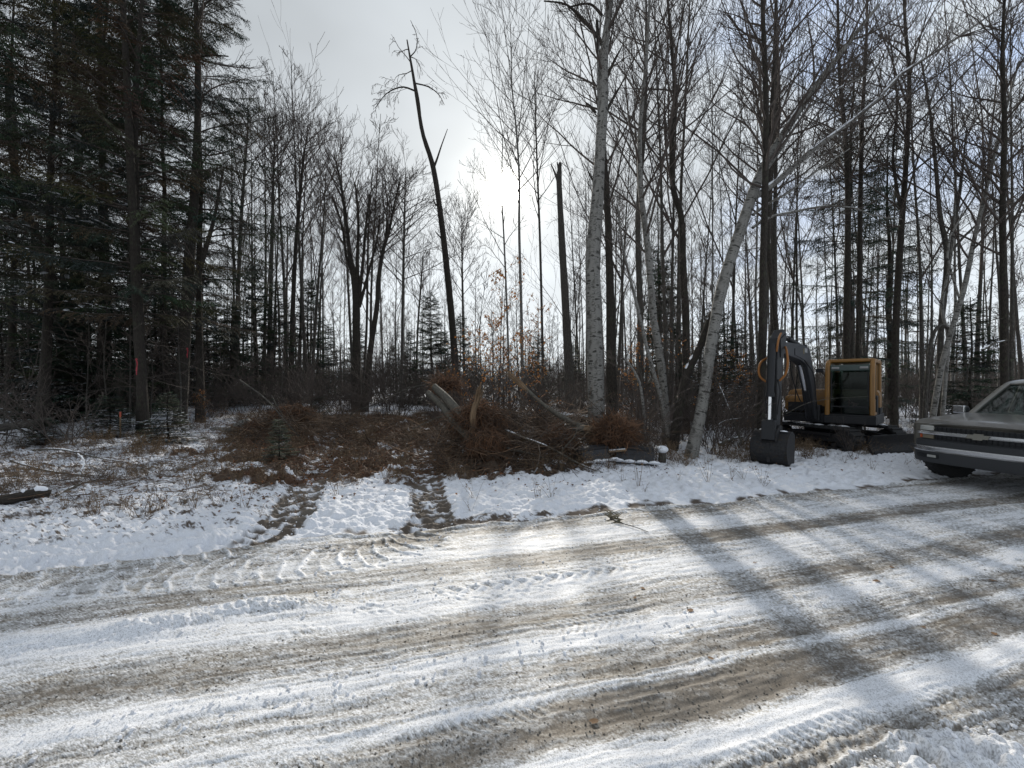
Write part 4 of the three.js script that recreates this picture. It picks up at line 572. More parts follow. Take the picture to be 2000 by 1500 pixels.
logThing('splintered_pole', 'short torn pole end with a yellow splintered tip beside the east root mass', 'fallen trunk', [at(1090, 832, 8.9), at(1122, 836, 8.7), at(1142, 838, 8.55)], 0.05, 0.065, { splinter: [1, 0.3, 22], rough: 0.15, snow: 0.5 });
logThing('fallen_log', 'snow-topped log lying behind the splintered pole', 'log', [at(1086, 812, 10.4), at(1140, 818, 10.0), at(1178, 822, 9.6)], 0.07, 0.09, { snow: 0.85 });
logThing('birch_log', 'short white birch log with a raised broken end, lying beside the ribbon trunk', 'log', [at(404, 846, 12.6), at(424, 840, 12.4), at(446, 842, 12.3), at(466, 830, 12.0), at(486, 822, 11.9)], 0.10, 0.085, { bark: M.birch, snow: 0.3, kink: 0.2 });
logThing('fallen_log', 'brown fallen trunk coming in from the west edge above the snow', 'log', [at(-130, 872, 9.4), at(-20, 862, 9.6), at(60, 850, 9.9), at(105, 842, 10.1)].map(grounded).map((p) => p.setY(p.y + 0.28)), 0.12, 0.06, { bark: M.barkGrey, snow: 0.15, twigs: 7, reach: 1.2 });
logThing('fallen_log', 'dark rotten log half under snow at the west edge, near the road', 'log', [at(-60, 1012, 5.45), at(20, 1004, 5.6), at(70, 992, 5.75), at(98, 985, 5.85)].map(grounded).map((p) => p.setY(p.y + 0.035)), 0.09, 0.06, { bark: M.barkDark, snow: 0.85, rough: 0.12 });
logThing('snowy_branch', 'thick snow-cased crooked branch standing out of the snow near the dark log', 'branch', [at(206, 992, 5.95), at(196, 968, 6.05), at(184, 957, 6.1), at(172, 948, 6.15)], 0.032, 0.022, { bark: M.snow, kink: 0.3 });
logThing('snowy_branch', 'thin snow-cased bent branch further back on the western snow', 'branch', [at(156, 924, 7.2), at(164, 908, 7.3), at(160, 893, 7.4), at(152, 886, 7.5)], 0.016, 0.01, { bark: M.snow });
// long bare branches that can be told apart
const fallenBranches = [
  ['long slim bare branch arching down over the pile to the snowy verge', [[985, 840, 8.9], [1025, 856, 8.2], [1078, 876, 7.9], [1120, 900, 7.7], [1160, 918, 7.6], [1196, 936, 7.4]], 0.026, 8], ['dark branch lying along the foot of the pile', [[960, 866, 8.4], [1000, 878, 8.1], [1050, 890, 7.9], [1112, 926, 7.5]], 0.03, 8], ['pale branch forking upward at the east root mass', [[1088, 912, 7.8], [1098, 880, 8.0], [1122, 852, 8.2], [1130, 826, 8.4]], 0.017, 4], ['long branch stretched westward from the log tips across the brown ground', [[850, 746, 10.9], [790, 762, 11.4], [732, 790, 11.9], [688, 806, 12.2], [682, 820, 12.2]], 0.025, 6], ['slanting bare stem crossing in front of the upturned root plate', [[468, 742, 11.6], [520, 780, 11.2], [560, 826, 10.8], [596, 874, 10.4]], 0.022, 5], ['second slanting stem close beside the first one', [[530, 772, 11.4], [545, 800, 11.2], [572, 838, 11], [590, 862, 10.8]], 0.014, 4], ['short pale stick leaning on the upturned root plate', [[536, 852, 10.9], [548, 844, 11], [560, 836, 11.1]], 0.014, 0], ['dark bough lying from the snow up to the spruce foot', [[258, 902, 9.6], [300, 885, 10.2], [352, 866, 10.9], [396, 856, 11.4]], 0.028, 7], ['long dark bough across the western snow', [[62, 880, 8.6], [120, 878, 8.4], [180, 892, 8.2], [240, 902, 8.0]], 0.024, 9], ['dark bough rising out of the western brush', [[-30, 822, 9.5], [40, 790, 9.9], [95, 762, 10.4]], 0.02, 9], ['broken twiggy bough at the west edge', [[-60, 760, 8.6], [0, 800, 8.8], [40, 840, 9], [70, 872, 9]], 0.018, 10], ['twiggy bough tumbled onto the western snow', [[20, 900, 7.6], [70, 914, 7.5], [130, 930, 7.2], [200, 932, 7.2]], 0.018, 10], ['dark brushy bough pointing at the crooked snowy branch', [[110, 985, 5.9], [150, 966, 6.3], [190, 940, 6.9], [210, 930, 7.2]], 0.02, 12], ['curved pale sucker in the brush pile', [[806, 838, 9.4], [870, 812, 9.2], [905, 826, 8.9]], 0.012, 3], ['snow-lined bent branch by the leaning birch foot', [[1396, 880, 9.6], [1396, 845, 9.9], [1408, 826, 10], [1452, 816, 10.2]], 0.028, 4], ['white stick fallen aslant west of the excavator arm', [[1450, 868, 9.7], [1424, 800, 10.3], [1408, 760, 10.6], [1392, 730, 10.9]], 0.026, 4], ['brown fallen limb on the snow under the leaning birch', [[1404, 868, 9.7], [1428, 858, 9.9], [1456, 852, 10.1]], 0.04, 2], ['pale snow-covered pole leaning in the thicket beside the clearing', [[406, 762, 17], [418, 738, 17], [436, 697, 17]], 0.035, 1], ['short white fallen pole behind the clearing', [[452, 760, 17.5], [466, 748, 17.5], [472, 738, 17.5]], 0.05, 0], ['bare pole leaning behind the girdled birch', [[1222, 702, 11.5], [1236, 664, 11.6], [1248, 630, 11.7]], 0.014, 0], ['long whip bent in front of the excavator cab', [[1536, 808, 9.6], [1570, 790, 9.4], [1612, 780, 9.3], [1700, 774, 9.3]], 0.011, 2], ['snowy branch stub in front of the dark tree by the truck', [[1918, 684, 10.2], [1940, 672, 10.2], [1968, 664, 10.3]], 0.03, 1],
];
fallenBranches.forEach(([label, path, r, tw], k) => logThing('fallen_branch', label, 'branch', path.map((p) => grounded(at(...p))), r, r * 0.35, { twigs: tw, reach: k < 2 ? 0.8 : 0.7, sides: 6, bark: /pale|white|slim|snow/.test(label) ? M.logBark : M.barkGrey, snow: /white|snow/.test(label) ? 0.85 : /dark bough|western/.test(label) ? 0.2 : 0 }));
{
  // tangled sticks of the pile, and of the clearing: too many to count
  const R = rngOf(402), G = new Geo(true), W = new Geo(true);
  const stick = (g, x, y, z, len, r, up) => { const a = R() * 6.283, d = V(Math.cos(a), (R() - 0.5) * up, Math.sin(a)).normalize(), p = V(x, y, z), pts = [p.clone()], n = 4; for (let k = 0; k < n; k++) { d.x += (R() - 0.5) * 0.45; d.y += (R() - 0.5) * 0.45 * up; d.z += (R() - 0.5) * 0.45; d.normalize(); p.addScaledVector(d, len / n); p.y = Math.max(p.y, soil(p.x, p.z) + 0.03); pts.push(p.clone()); } const f = (0.45 + 0.9 * R()) * (R() < 0.08 ? 2.2 : 1), w = R(); g.tube(pts, pts.map((_, k) => lerp(r, r * 0.4, k / n)), 3, [(0.06 + 0.045 * w) * f, (0.045 + 0.016 * w) * f, 0.034 * f]); };
  for (let k = 0; k < 2500; k++) { const u = R(), px = lerp(850, 1265, u), d = (px > 1120 ? 8.5 : 7.45) + 2.6 * R(), x = X(px, d), z = -d, top = (0.3 + 0.5 * Math.sin(clamp((px - 840) / 440) * 3.14) + 0.25 * n2(px * 0.012, d)) * clamp((d - 7.3) / 1.1); stick(G, x, soil(x, z) + top * R(), z, 0.3 + 1.3 * R() * R(), 0.0035 + 0.005 * R() + (R() < 0.12 ? 0.014 * R() : 0), 1.25); }
  G.build('brush_tangle', M.tint); const bt = scene.children[scene.children.length - 1]; tag(bt, 'tangle of sticks and twigs heaped through the brush pile', 'brush'); bt.userData.kind = 'stuff';
  const K = new Geo(true); for (let k = 0; k < 1500; k++) { const west = R() < 0.6, px = west ? lerp(455, 680, R()) : lerp(640, 880, R()), d = west ? 10.2 + 3 * R() : 9.4 + 5 * R(), x = X(px, d), z = -d, top = (west ? 0.5 : 0.22) * Math.pow(Math.sin(clamp((px - (west ? 450 : 630)) / 240) * 3.14), 0.7); stick(K, x, soil(x, z) + 0.04 + top * R(), z, 0.3 + 1.4 * R() * R(), 0.0035 + 0.005 * R() + (R() < 0.1 ? 0.014 * R() : 0), 1.0); }
  K.build('brush_tangle', M.tint); const kt = scene.children[scene.children.length - 1]; kt.name = numbered('slash_heap'); tag(kt, 'low heap of slash and torn twigs over the western clearing, around the upturned root plate', 'brush'); kt.userData.kind = 'stuff';
  let n = 0; while (n < 3200) { const x = -9 + 13 * R(), z = -7.2 - 12 * R(); if (R() > cleared(x, z)) continue; n++; stick(W, x, heightAt(x, z) + 0.01 + 0.06 * R(), z, 0.15 + 0.7 * R() * R(), 0.003 + 0.006 * R(), 0.55); }
  W.build('clearing_sticks', M.tint); const cs = scene.children[scene.children.length - 1]; tag(cs, 'broken sticks and roots strewn over the churned clearing', 'sticks'); cs.userData.kind = 'stuff';
  const E = new Geo(true); for (let k = 0; k < 1100; k++) { const d = 5.7 + 6 * Math.pow(R(), 1.2), px = lerp(-150, 430, R()), x = X(px, d), z = -d; if (n2(x * 0.7, z * 0.7) < -0.15) continue; stick(E, x, heightAt(x, z) + 0.02 + 0.1 * R(), z, 0.2 + 0.9 * R() * R(), 0.003 + 0.005 * R() * R(), 0.35); }
  E.build('windfall_sticks', M.tint); const ws = scene.children[scene.children.length - 1]; tag(ws, 'dark windfall twigs littering the western snow below the evergreens', 'sticks'); ws.userData.kind = 'stuff';
  // fallen leaves
  const lf = new Geo(); { const a = V(-0.5, 0, 0), b = V(0.5, 0, 0.05), c = V(0, 0.16, 0.42), e = V(0.05, 0.2, -0.4); lf.tri(a, c, b); lf.tri(a, b, e); } const leafG = lf.geometry(), N = 34000, LI = new THREE.InstancedMesh(leafG, new THREE.MeshStandardMaterial({ roughness: 0.9, side: THREE.DoubleSide }), N), c = new THREE.Color(), m4 = new THREE.Matrix4(), e = new THREE.Euler(), q4 = new THREE.Quaternion(); n = 0;
  while (n < N) { const x = -11 + 22 * R(), z = -5.2 - 17 * R(), w = across(x, z); if (w < 5.3) continue; const m = cleared(x, z), west = x < -3 ? 0.06 : 0.03; if (R() > m * 0.95 + (w > 5.9 ? west * 1.6 : 0.006)) continue; const s = 0.02 + 0.035 * R(); e.set((R() - 0.5) * 1.3, R() * 6.28, (R() - 0.5) * 1.3); m4.compose(V(x, heightAt(x, z) + 0.012 + 0.02 * R(), z), q4.setFromEuler(e), V(s, s, s)); LI.setMatrixAt(n, m4); const f = 0.5 + 0.9 * R(), t = R(); c.setRGB(lerp(0.09, 0.19, t) * f, lerp(0.045, 0.08, t) * f, lerp(0.026, 0.03, t) * f); LI.setColorAt(n, c); n++; }
  LI.name = 'leaf_litter'; scene.add(LI); LI.castShadow = LI.receiveShadow = true; tag(LI, 'brown fallen leaves thick over the clearing and scattered on the snow', 'leaf litter'); LI.userData.kind = 'stuff';
  // dead weeds and low whips poking out of the snow
  const wd = [0, 1, 2].map((s) => { const g = new Geo(true), r = rngOf(500 + s); for (let k = 0; k < 5; k++) { const a = r() * 6.28, d = V(Math.cos(a) * 0.4, 1, Math.sin(a) * 0.4).normalize(), p = V((r() - 0.5) * 0.08, -0.02, (r() - 0.5) * 0.08), pts = [p.clone()], L = 0.15 + 0.35 * r(); for (let q = 0; q < 4; q++) { d.x += (r() - 0.5) * 0.5; d.z += (r() - 0.5) * 0.5; d.y -= 0.16 * r(); d.normalize(); p.addScaledVector(d, L / 4); pts.push(p.clone()); } const f = 0.7 + 0.6 * r(), col = [0.13 * f, 0.088 * f, 0.052 * f]; g.tube(pts, [0.0035, 0.003, 0.0026, 0.0022, 0.0016], 3, col); for (let q = 1; q < 5; q++) { const b = pts[q], w = 0.03 + 0.03 * r(), an = r() * 6.28; if (r() < 0.6) g.tri(b, b.clone().add(V(Math.cos(an) * w, 0.012 - 0.03 * r(), Math.sin(an) * w)), b.clone().add(V(Math.cos(an + 0.6) * w * 0.7, -0.015, Math.sin(an + 0.6) * w * 0.7)), col); } } return g.geometry(); });
  const spots = [[], [], []]; n = 0;
  while (n < 6200) { const x = -11 + 24 * R(), z = -5.0 - 14 * R(), w = across(x, z); if (w < 5.35) continue; const d = -z, px = 1000 + F * x / d; let p = w > 6.9 ? 0.35 : 0.03; if (x > 0 && w > 6.8 && w < 8.6) p = 0.55; if (x < -2.5 && w > 5.7) p = Math.max(p, 0.2); p += 0.3 * bell(w, 7.35, 0.35) * (x < 1.5 ? 1 : 0); if (rut(x, z)[0] > 0.2) p *= 0.1; if (R() > p * 1.7 * sst(-0.05, 0.65, n2(x * 0.62, z * 0.62) + 0.35 * n2(x * 2.3, z * 2.3))) continue; n++; const s = 0.35 + 0.6 * R(); spots[Math.floor(R() * 3)].push(new THREE.Matrix4().compose(V(x, heightAt(x, z) - 0.01, z), q4.setFromAxisAngle(UP, R() * 6.28).clone(), V(s, s * (0.6 + 0.7 * R()), s))); }
  ['short dead weeds and grass stalks poking through the verge snow', 'curled brown weed stems standing along the clearing edge', 'thin dead whips and stalks scattered over the snowy forest floor'].forEach((label, k) => { const I = new THREE.InstancedMesh(wd[k], M.tint, spots[k].length); spots[k].forEach((m, i) => I.setMatrixAt(i, m)); I.name = numbered('dead_weeds'); scene.add(I); I.castShadow = I.receiveShadow = true; tag(I, label, 'weeds'); I.userData.kind = 'stuff'; });
}
{
  const R = rngOf(900), pebble = new THREE.IcosahedronGeometry(1, 1), P = pebble.attributes.position; for (let k = 0; k < P.count; k++) { const f = 0.8 + 0.25 * n3(P.getX(k) * 2, P.getY(k) * 2, P.getZ(k) * 2); P.setXYZ(k, P.getX(k) * f, P.getY(k) * f * 0.6, P.getZ(k) * f * 0.85); } pebble.computeVertexNormals();
  const scatter = (N, name, label, cat, test, size, tint) => { const I = new THREE.InstancedMesh(pebble, new THREE.MeshStandardMaterial({ roughness: 0.85 }), N), m4 = new THREE.Matrix4(), q4 = new THREE.Quaternion(), e = new THREE.Euler(), c = new THREE.Color(); let n = 0; for (let t = 0; n < N && t < N * 60; t++) { const d = 1.45 + 5 * Math.pow(R(), 1.5), x = lerp(-1.3, 1.3, R()) * d, z = -d; if (!test(x, z, across(x, z))) continue; const [h, col] = land(x, z, false); if (!tint.ok(col)) continue; const s = size(); m4.compose(V(x, h + s * 0.25, z), q4.setFromEuler(e.set(R() * 0.5, R() * 6.28, R() * 0.5)), V(s, s, s)); I.setMatrixAt(n, m4); I.setColorAt(n, tint.color(c)); n++; } I.count = n; I.name = name; I.castShadow = I.receiveShadow = true; scene.add(I); tag(I, label, cat); I.userData.kind = 'stuff'; };
  scatter(5200, 'loose_gravel', 'loose gravel and grit showing in the bare wheel tracks of the road', 'gravel', (x, z, w) => w < 4.9, () => 0.0025 + 0.006 * Math.pow(R(), 3), { ok: (c) => c[0] < 0.36, color: (c) => { const k = 0.06 + 0.14 * R(); return c.setRGB(k * 1.08, k, k * 0.88); } });
  scatter(2600, 'snow_crumbs', 'crumbs of snow and ice thrown up beside the wheel ruts and along the verge', 'snow crumbs', (x, z, w) => (Math.abs(w - 3.55) < 0.25 && x < 0.5) || Math.abs(w - 4.95) < 0.3 || Math.abs(w - 2.52) < 0.12 || (w < 1.4 && x > 1) || rut(x, z)[0] > 0.1, () => 0.004 + 0.016 * Math.pow(R(), 3), { ok: () => true, color: (c) => { const k = 0.6 + 0.25 * R(); return c.setRGB(k, k * 1.01, k * 1.05); } });
}
// low bare bushes: many thin stems from one foot
function bush(seed, H, stems, o) { const R = rngOf(seed), C = new Geo(), root = new THREE.Group(); for (let k = 0; k < stems; k++) { const a = R() * 6.28, t = 0.15 + 0.6 * R(); limb(C, R, V((R() - 0.5) * 0.3, -0.05, (R() - 0.5) * 0.3), V(Math.cos(a) * t, 1, Math.sin(a) * t).normalize(), H * (0.5 + 0.6 * R()), 0.007, 0, { levels: 2, n: [6, 3], rmin: 0.003, up: 0.15, wig: 0.3, ratio: 0.4, ang: 0.55, ...o }); } C.build('stems', M.twig, root).userData.kind = 'stuff'; return { root }; }
const bushes = [bush(600, 1.5, 9), bush(601, 1.1, 12), bush(602, 2.1, 8)];
{ const R = rngOf(611); const rows = [[-120, 360, 9.5, 24, 15, 'bare bush in the snow under the evergreens', 'bushes under the evergreens'], [360, 860, 14.5, 30, 60, 'bare bush along the back of the clearing', 'bushes behind the clearing'], [860, 1180, 10.2, 26, 52, 'bare bush behind the brush pile', 'bushes behind the brush pile'], [1200, 1480, 8.8, 22, 56, 'bare bush in the thicket under the birches', 'bushes under the birches'], [1480, 2050, 12.2, 24, 48, 'bare bush behind the machines', 'bushes behind the machines']];
  for (const [p0, p1, d0, d1, n, label, group] of rows) for (let k = 0; k < n; k++) { const px = lerp(p0, p1, (k + R()) / n), d = d0 + (d1 - d0) * Math.pow(R(), 1.5), s = (0.6 + 0.7 * R()) * (d > 15 ? 1.35 : 1), v = Math.floor(R() * 3), turn = R() * 6.28; row(px, d, 'bare bush', 'bush', group, (l) => plant(bushes, v, 'bare_bush', onGround(X(px, d), -d), turn, [s * 1.2, s, s * 1.2], l, 'bush', group)); }
  flushRows(); }
{ const R = rngOf(640), g = bush(641, 3.2, 7, { rmin: 0.006, n: [6, 3] }).root.children[0].geometry, N = 1000, I = new THREE.InstancedMesh(g, M.twig, N), m4 = new THREE.Matrix4(), q4 = new THREE.Quaternion(); for (let k = 0; k < N; k++) { const px = lerp(-500, 2500, R()), d = 24 + 62 * Math.pow(R(), 1.2), s = 0.55 + 0.75 * R(); I.setMatrixAt(k, m4.compose(V(...onGround(X(px, d), -d)), q4.setFromAxisAngle(UP, R() * 6.28), V(s * 1.3, s, s * 1.3))); } I.name = 'far_brush'; I.castShadow = I.receiveShadow = true; scene.add(I); tag(I, 'thicket of bare brush filling the floor of the far wood', 'brush'); I.userData.kind = 'stuff'; }
plant(bushes, 1, 'bare_bush', onGround(X(1275, 8.0), -8.0), 1, [0.7, 0.6, 0.7], 'dry brown bush at the corner of the steel buckets', 'bush'); plant(bushes, 0, 'bare_bush', onGround(X(1665, 9.0), -9.0), 2, [0.45, 0.6, 0.45], 'dry weedy bush in front of the dozer blade', 'bush');
// young beeches that keep their orange leaves
function beech(seed, H, leaves) { const R = rngOf(seed), o = { ...FINE, limbs: 16, from: 0.12, reach: 1.7, tilt: 1.1, up: 0.1, n: [5, 3], segs: 8, sides: 5 }, t = bareTree(seed, H, 0.026, o), L = new Geo(true), P = t.crown.geometry.attributes.position; for (let k = 0; k < leaves; k++) { const p = V().fromBufferAttribute(P, Math.floor(R() * P.count)), a = R() * 6.28, l = 0.06 + 0.05 * R(), d = V(Math.cos(a), -0.5 - 0.5 * R(), Math.sin(a)).normalize().multiplyScalar(l), s = V(-Math.sin(a), 0.1, Math.cos(a)).multiplyScalar(l * 0.3), f = 0.75 + 0.5 * R(), c = [0.46 * f, (0.17 + 0.06 * R()) * f, 0.045 * f], m = p.clone().addScaledVector(d, 0.5); L.tri(p, m.clone().add(s), p.clone().add(d), c); L.tri(p, p.clone().add(d), m.clone().sub(s), c); } const f = L.build('leaves', M.leaf, t.root); f.userData.kind = 'stuff'; return t; }
const beeches = [beech(700, 5.2, 420), beech(701, 3.2, 420)];
[[985, 12.5, 0, 1, 'young beech with orange leaves in front of the sun-side birches'], [935, 12, 1, 0.9, 'low beech with orange leaves behind the upright stump'], [1026, 11.6, 1, 0.85, 'low beech with orange leaves at the shredded pole end'], [1048, 14, 0, 0.8, 'thin beech with orange leaves under the snapped trunk'], [1262, 12.5, 1, 1, 'rusty beech bush behind the girdled birch'], [1240, 13.5, 1, 0.8, 'rusty beech bush west of the girdled birch'], [1440, 12.4, 1, 0.75, 'rusty beech bush west of the excavator arm'], [965, 13.5, 1, 1.1, 'beech sprout with orange leaves in front of the birches'], [395, 14.4, 1, 0.35, 'small rusty beech sprout beside the ribbon trunk']].forEach(([px, d, k, s, label], i) => plant(beeches, k, 'beech_sapling', onGround(X(px, d), -d), i * 1.3, s, label, 'beech'));
plant(firs.small, 0, 'young_fir', onGround(X(546, 8.3), -8.3), 1, [0.3, 0.17, 0.3], 'small thin fir seedling at the edge of the clearing beside the crawler track', 'fir');
plant(firs.small, 0, 'young_fir', onGround(X(622, 15.5), -15.5), 3, [0.5, 0.17, 0.5], 'low dark green fir bush at the back of the clearing', 'fir');
plant(firs.small, 1, 'young_fir', onGround(X(330, 10.4), -10.4), 3, [0.55, 0.24, 0.55], 'low snow-dusted fir between the spruce and the ribbon trunk', 'fir');
plant(firs.small, 1, 'young_fir', onGround(X(212, 11), -11), 5, [0.7, 0.22, 0.7], 'low snow-dusted fir spreading west of the spruce foot', 'fir');
plant(firs.small, 1, 'young_fir', onGround(X(90, 9.6), -9.6), 2, [0.5, 0.12, 0.5], 'flattened fir bough clump on the western snow', 'fir');
// survey stake, tape and paint
{ const p = onGround(X(235, 10.8), -10.8), t = thing('survey_stake', 'thin wooden survey stake with an orange top in the snow west of the spruce', 'stake', p); mesh('stake', new RoundedBoxGeometry(0.035, 0.72, 0.018, 2, 0.003).translate(0, 0.34, 0), M.wood, t); mesh('painted_top', new RoundedBoxGeometry(0.038, 0.14, 0.021, 2, 0.004).translate(0, 0.64, 0), new THREE.MeshStandardMaterial({ color: new THREE.Color().setRGB(0.42, 0.09, 0.05), roughness: 0.7 }), t); }
const ribbonMat = new THREE.MeshStandardMaterial({ color: new THREE.Color().setRGB(0.32, 0.03, 0.042), roughness: 0.6, side: THREE.DoubleSide });
for (const [px, py, d, L, label] of [[267, 717, 11.28, 0.42, 'pink flagging ribbon hanging on the west side of the spruce trunk'], [366, 690, 12.85, 0.28, 'pink flagging ribbon tied on the mossy trunk']]) { const c = at(px, py, d), pts = []; for (let k = 0; k <= 8; k++) pts.push(V(0.012 * Math.sin(k * 1.1), L * (0.5 - k / 8), 0.018 * Math.cos(k * 0.9))); const g = new Geo(); for (let k = 0; k < 8; k++) { const w = 0.017 + 0.005 * Math.sin(k * 1.7), a = pts[k], b = pts[k + 1]; g.quad(a.clone().add(V(-w, 0, 0)), b.clone().add(V(-w, 0, 0.004)), b.clone().add(V(w, 0, 0)), a.clone().add(V(w, 0, 0)), undefined); } const t = thing('flagging_ribbon', label, 'ribbon', [c.x, c.y, c.z]); g.build('ribbon', ribbonMat, t); const k = new THREE.TorusGeometry(0.022, 0.009, 6, 12); k.translate(0, L * 0.5, 0.01); mesh('knot', k, ribbonMat, t); }
// snow-capped stubs at the back of the clearing
[[525, 752, 16.5, 0.42, 'white snow-capped stub at the back of the clearing, among fallen poles'], [598, 764, 15.8, 0.5, 'white snow-plastered stub beside the low fir bush'], [1292, 872, 8.3, 0.26, 'stub with a round cap of snow at the corner of the steel buckets']].forEach(([px, py, d, h, label]) => { const x = X(px, d), z = -d; const t = logThing('snowy_stub', label, 'stump', [V(x, soil(x, z), z), V(x + 0.02, soil(x, z) + h * 0.6, z), V(x + 0.01, soil(x, z) + h, z)], 0.08, 0.065, { bark: M.barkGrey }); const s = new THREE.SphereGeometry(0.12, 14, 10); s.scale(1, 0.62, 1); s.translate(0.01, h + 0.03, 0); mesh('snow_cap', s, M.snow, t); });
// things lying on the road: one flattened fir sprig and single leaves
{ const c = at(1212, 1026, 5.04); c.y = heightAt(c.x, c.z) + 0.01; const R = rngOf(31), G = new Geo(true), W = new Geo(), t = thing('fir_sprig', 'broken fir sprig lying on the icy road edge', 'branch', [c.x, c.y, c.z]); const p = curve([V(-0.1, 0.03, -0.12), V(0, 0.015, 0), V(0.14, 0.01, 0.14), V(0.24, 0.008, 0.3)], 8); W.tube(p, p.map((_, k) => 0.008 - 0.0006 * k), 5); for (let k = 0; k < 4; k++) spray(G, R, p[k], V(-0.5 + R(), 0.15, -0.6).normalize(), 1, 0.2, NEEDLE[3], 0.1); W.build('stem', M.barkGrey, t); G.build('needles', M.needle, t);
  const ml = (s) => { const g = new THREE.CircleGeometry(0.5, 9), P = g.attributes.position; for (let k = 0; k < P.count; k++) { const x = P.getX(k), y = P.getY(k); P.setXYZ(k, x * (1 + 0.3 * Math.sin(k * 2.3 + s)), y * 0.7, 0.16 * (x * x + y * y * 1.8) + 0.04 * Math.sin(k * 3 + s)); } g.rotateX(-Math.PI / 2); g.computeVertexNormals(); return g; }; const lm = new THREE.MeshStandardMaterial({ color: new THREE.Color().setRGB(0.15, 0.085, 0.04), roughness: 0.8, side: THREE.DoubleSide });
  [[1474, 1098, 'second-farthest brown leaf on the road, below the sprig'], [1255, 1146, 'small brown leaf on the bright ice'], [1348, 1190, 'yellowish leaf curled on the road middle'], [1388, 1282, 'tan leaf on the white tyre ridge'], [1742, 1105, 'brown leaf on the shaded lane, nearest the truck'], [1712, 1134, 'dark leaf beside a twig on the shaded lane'], [1804, 1222, 'large brown leaf on the shaded lane'], [1942, 1234, 'dark leaf at the east edge of the near lane'], [1938, 1131, 'brown leaf east of the truck shadow streaks'], [1240, 1165, 'yellow leaf on the slushy brown streak'], [1160, 1402, 'pale tan leaf on the big brown patch']].forEach(([px, py, label], k) => { const d = 1.68 * F / (py - 750), x = X(px, d), z = -d, s = 0.035 + 0.012 * (k % 3); const m = tag(mesh('fallen_leaf', ml(k), lm), label, 'leaf'); m.position.set(x, heightAt(x, z) + 0.006, z); m.rotation.y = k * 1.9; m.scale.setScalar(s); }); }

// ------------------------------------------------------------------ the excavator and the spare buckets
const rgb = (r, g, b) => new THREE.Color().setRGB(r, g, b);
M.yellow = new THREE.MeshPhysicalMaterial({ color: rgb(0.28, 0.13, 0.018), map: tex(256, 256, (u, v) => { const k = 0.86 + 0.12 * tile(u, v, 1.5, 1.5, 3) + 0.08 * (grain(u, v) - 0.5), d = sst(0.35, 0.8, tile(u, v, 3, 3, 19)); return [k * (1 - 0.3 * d), k * (1 - 0.28 * d), k * (1 - 0.2 * d)]; }, true), roughness: 0.45, clearcoat: 0.3, clearcoatRoughness: 0.4 });
M.black = new THREE.MeshStandardMaterial({ color: rgb(0.013, 0.014, 0.017), map: groundTint, roughness: 0.55, metalness: 0.2 });
M.steel = new THREE.MeshStandardMaterial({ color: rgb(0.03, 0.03, 0.033), map: tex(256, 256, (u, v) => { const k = 0.7 + 0.35 * tile(u, v, 3, 3, 6) + 0.3 * (grain(u, v) - 0.5), r = sst(0.2, 0.6, tile(u, v, 2, 2, 16)); return [k + 0.5 * r, k + 0.2 * r, k]; }, true), roughness: 0.7, metalness: 0.4 });
M.rubber = new THREE.MeshStandardMaterial({ color: rgb(0.02, 0.02, 0.021), roughness: 0.9 });
M.chrome = new THREE.MeshStandardMaterial({ color: rgb(0.72, 0.72, 0.74), roughness: 0.16, metalness: 1 });
M.cabGlass = new THREE.MeshPhysicalMaterial({ color: rgb(0.36, 0.47, 0.43), roughness: 0.05, transmission: 1, thickness: 0, ior: 1.3 });
M.hose = new THREE.MeshStandardMaterial({ color: rgb(0.26, 0.1, 0.018), roughness: 0.6 });
M.grey = new THREE.MeshStandardMaterial({ color: rgb(0.3, 0.3, 0.3), roughness: 0.6 });
M.greyPaint = new THREE.MeshStandardMaterial({ color: rgb(0.03, 0.032, 0.038), map: groundTint, roughness: 0.6 });
const box = (w, h, d, x, y, z, r = 0.02) => new RoundedBoxGeometry(w, h, d, 2, Math.min(r, w / 2.1, h / 2.1, d / 2.1)).translate(x, y, z);
const sideShape = (pts, w, x, bevel = 0.012) => { const s = new THREE.Shape(pts.map(([z, y]) => new THREE.Vector2(z, y))), g = new THREE.ExtrudeGeometry(s, { depth: w - 2 * bevel, bevelEnabled: true, bevelSize: bevel, bevelThickness: bevel, bevelSegments: 2, steps: 1, curveSegments: 8 }); g.rotateY(-Math.PI / 2); g.translate(x + w / 2 - bevel, 0, 0); return g; };   // a profile in (z, y) with its thickness along x
const rod = (a, b, r, n = 14) => { const g = new THREE.CylinderGeometry(r, r, a.distanceTo(b), n); g.translate(0, a.distanceTo(b) / 2, 0); g.applyQuaternion(new THREE.Quaternion().setFromUnitVectors(UP, V().subVectors(b, a).normalize())); g.translate(a.x, a.y, a.z); return g; };
const join = (...list) => mergeGeometries(list.map((g) => { const q = g.index ? g.toNonIndexed() : g; for (const k of Object.keys(q.attributes)) if (!['position', 'normal', 'uv'].includes(k)) q.deleteAttribute(k); return q; }));
const hoseGeo = (pts, r) => new THREE.TubeGeometry(new THREE.CatmullRomCurve3(pts), 24, r, 8);
